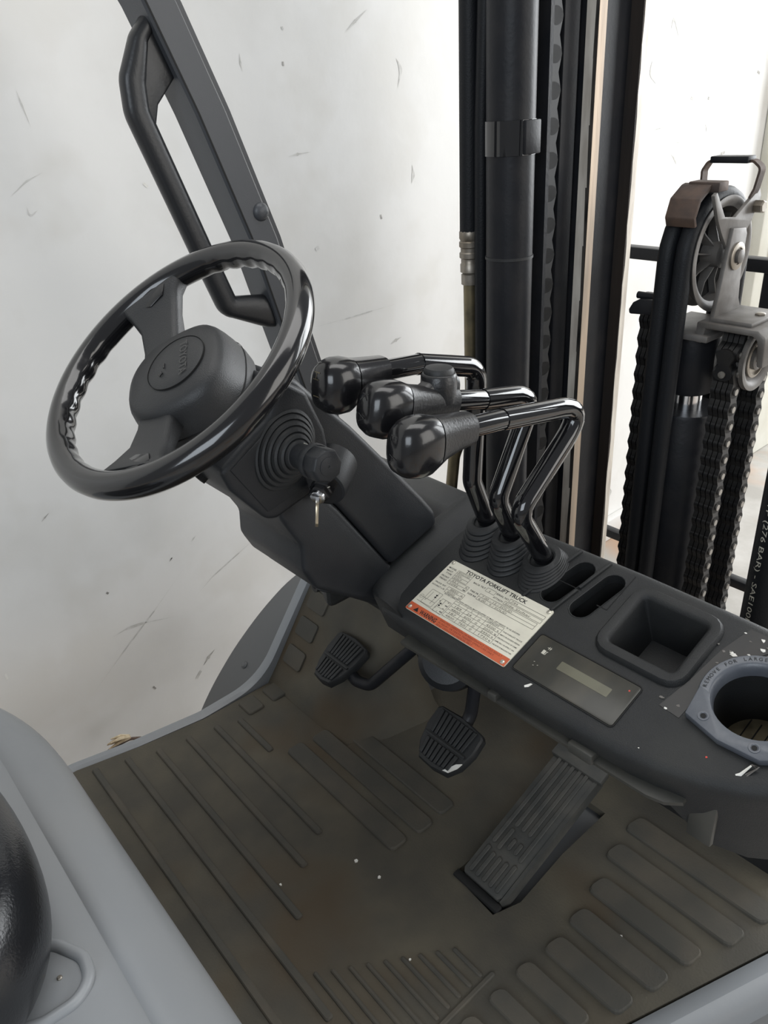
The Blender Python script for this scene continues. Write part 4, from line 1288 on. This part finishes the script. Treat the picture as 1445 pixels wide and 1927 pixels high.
for k, (dx, lab) in enumerate(((-.045, 'black hose running down the pulley, the one farther from the chrome rod'), (-.016, 'black hose running down the pulley, the one nearer the chrome rod'))):
    ho_ = thing('pulley_hose', lab, 'hose', (PC.x + dx, CY - .086, VZ0), 'hoses over the pulley')
    pth = [V((PC.x + dx, CY + .088, VZ0))]
    for q in range(13):
        a = math.pi * q / 12
        pth.append(PC + V((dx, .088 * math.cos(a), .088 * math.sin(a))))
    pth += [V((PC.x + dx - .003, CY - .088, .45)), V((PC.x + dx - .006, CY - .088, VZ0))]
    mk('hose', G().tube(pth, .0140, 14), M['hose'], ho_)

SPC = V((CX + .106, CY + .005, .545))
sp_ = thing('chain_sheave', 'round flanged chain sheave right of the centre cylinder', 'sheave', SPC - V((0, 0, .05)))
mk('flange', G().lathe(SPC + V((-.020, 0, 0)), (1, 0, 0), [(.040, -.022), (.052, -.022), (.052, -.018), (.042, -.014), (.042, .014), (.052, .018), (.052, .026), (.046, .026), (.040, .024), (.036, .018), (.030, .018)], 48), M['bracket'], sp_)
mk('bearing_ring', G().lathe(SPC + V((0, 0, 0)), (1, 0, 0), [(.031, 0), (.031, .003), (.027, .004), (.026, -.004), (.020, -.004)], 40), M['zinc'], sp_)
mk('bearing_core', G().lathe(SPC + V((-.006, 0, 0)), (1, 0, 0), [(.030, 0), (.024, .001), (.019, .001)], 32), M['dark'], sp_)
mk('axle_end', G().lathe(SPC + V((-.004, 0, 0)), (1, 0, 0), [(.018, 0), (.018, .010), (.014, .012), (.010, .008), (.006, .008), (.005, .013), (0, .013)], 28), M['bracket'], sp_)


def over(x, c, r_, pitch, zlow):
    out = []
    z = zlow
    n_ = int((c.z - zlow) / pitch)
    for k in range(n_):
        out.append((V((x, c.y + r_, c.z - pitch * (n_ - k))), (0, 0, 1)))
    na = max(3, int(round(math.pi * r_ / pitch)))
    for k in range(na + 1):
        a = math.pi * k / na
        out.append((V((x, c.y + r_ * math.cos(a), c.z + r_ * math.sin(a))), (0, -math.sin(a), math.cos(a))))
    for k in range(1, n_ + 1):
        out.append((V((x, c.y - r_, c.z - pitch * k)), (0, 0, 1)))
    return out


chain('leaf_chain', 'leaf chain looping over the round sheave right of the centre cylinder', over(SPC.x - .020, SPC, .047, .030, -.02), .030, .036, .030, 'leaf chains beside the centre cylinder')
chain('leaf_chain', 'leaf chain hanging left of the pulley hoses on the centre cylinder', straight(CX - .078, CY - .005, .60, -.02, .033), .033, .036, .032, 'leaf chains beside the centre cylinder')
bk = thing('chain_anchor', 'small dark chain anchor bracket left of the pulley', 'bracket', (CX - .09, CY - .04, .60))
mk('arm', G().prism([(CX - .085, .622), (CX - .092, .610), (CX - .090, .602), (CX - .04, .606), (CX - .04, .632), (CX - .075, .628)], lambda a, b, h: V((a, h, b)), CY - .062, CY - .030), M['steel'], bk, bevel=.003)
mk('chain_pin', G().lathe((CX - .085, CY - .046, .632), (1, 0, 0), [(.006, 0), (.006, .05), (0, .05)], 12), M['steel'], bk)

# ---------------------------------------------------------------- load backrest bars beyond the mast
lb = thing('load_backrest', 'black welded load backrest frame of bars beyond the mast', 'backrest frame', (-.7, 1.62, -.16))
mk('cross_bar', G().box((-1.12, 1.58, .598), (-.30, 1.612, .624)), M['steel'], lb, bevel=.003)
mk('cross_bar', G().box((-1.12, 1.59, -.135), (-.30, 1.615, -.112)), M['steel'], lb, bevel=.003)
mk('upright_bar', G().box((-.715, 1.590, -.12), (-.690, 1.61, .60)), M['steel'], lb, bevel=.003)
mk('upright_bar', G().box((-1.12, 1.59, -.135), (-1.09, 1.61, .62)), M['steel'], lb, bevel=.003)

# hose with printed rating near the panel's right end
ph_ = thing('rated_hose', 'fat black hydraulic hose with printed pressure rating behind the cup holder', 'hose', (-.3236, .868, VZ0))
HR = .022
HC = V((-.3236, .868, 0))
mk('hose', G().tube(fillet([HC + V((.10, .45, 1.05)), HC + V((.01, .05, .95)), HC + V((0, 0, .70)), HC + V((0, 0, .5)), HC + V((0, 0, VZ0))], .25), HR, 36), M['hose'], ph_)
hg = G()
base_a = math.atan2(-HC.y, -HC.x) - 0.72


def hosefn(x, y, h):
    a = base_a + y / HR
    return HC + V((math.cos(a) * (HR + .0003), math.sin(a) * (HR + .0003), .615 - x))


text_geo(hg, 'R16  4000 PSI WP (276 BAR) - SAE100R16 - 1/2', .0095, hosefn, 0, 0, 'LEFT', 0, 1, .34)
mk('printing', hg, M['print'], ph_, recalc=False, smooth=False)
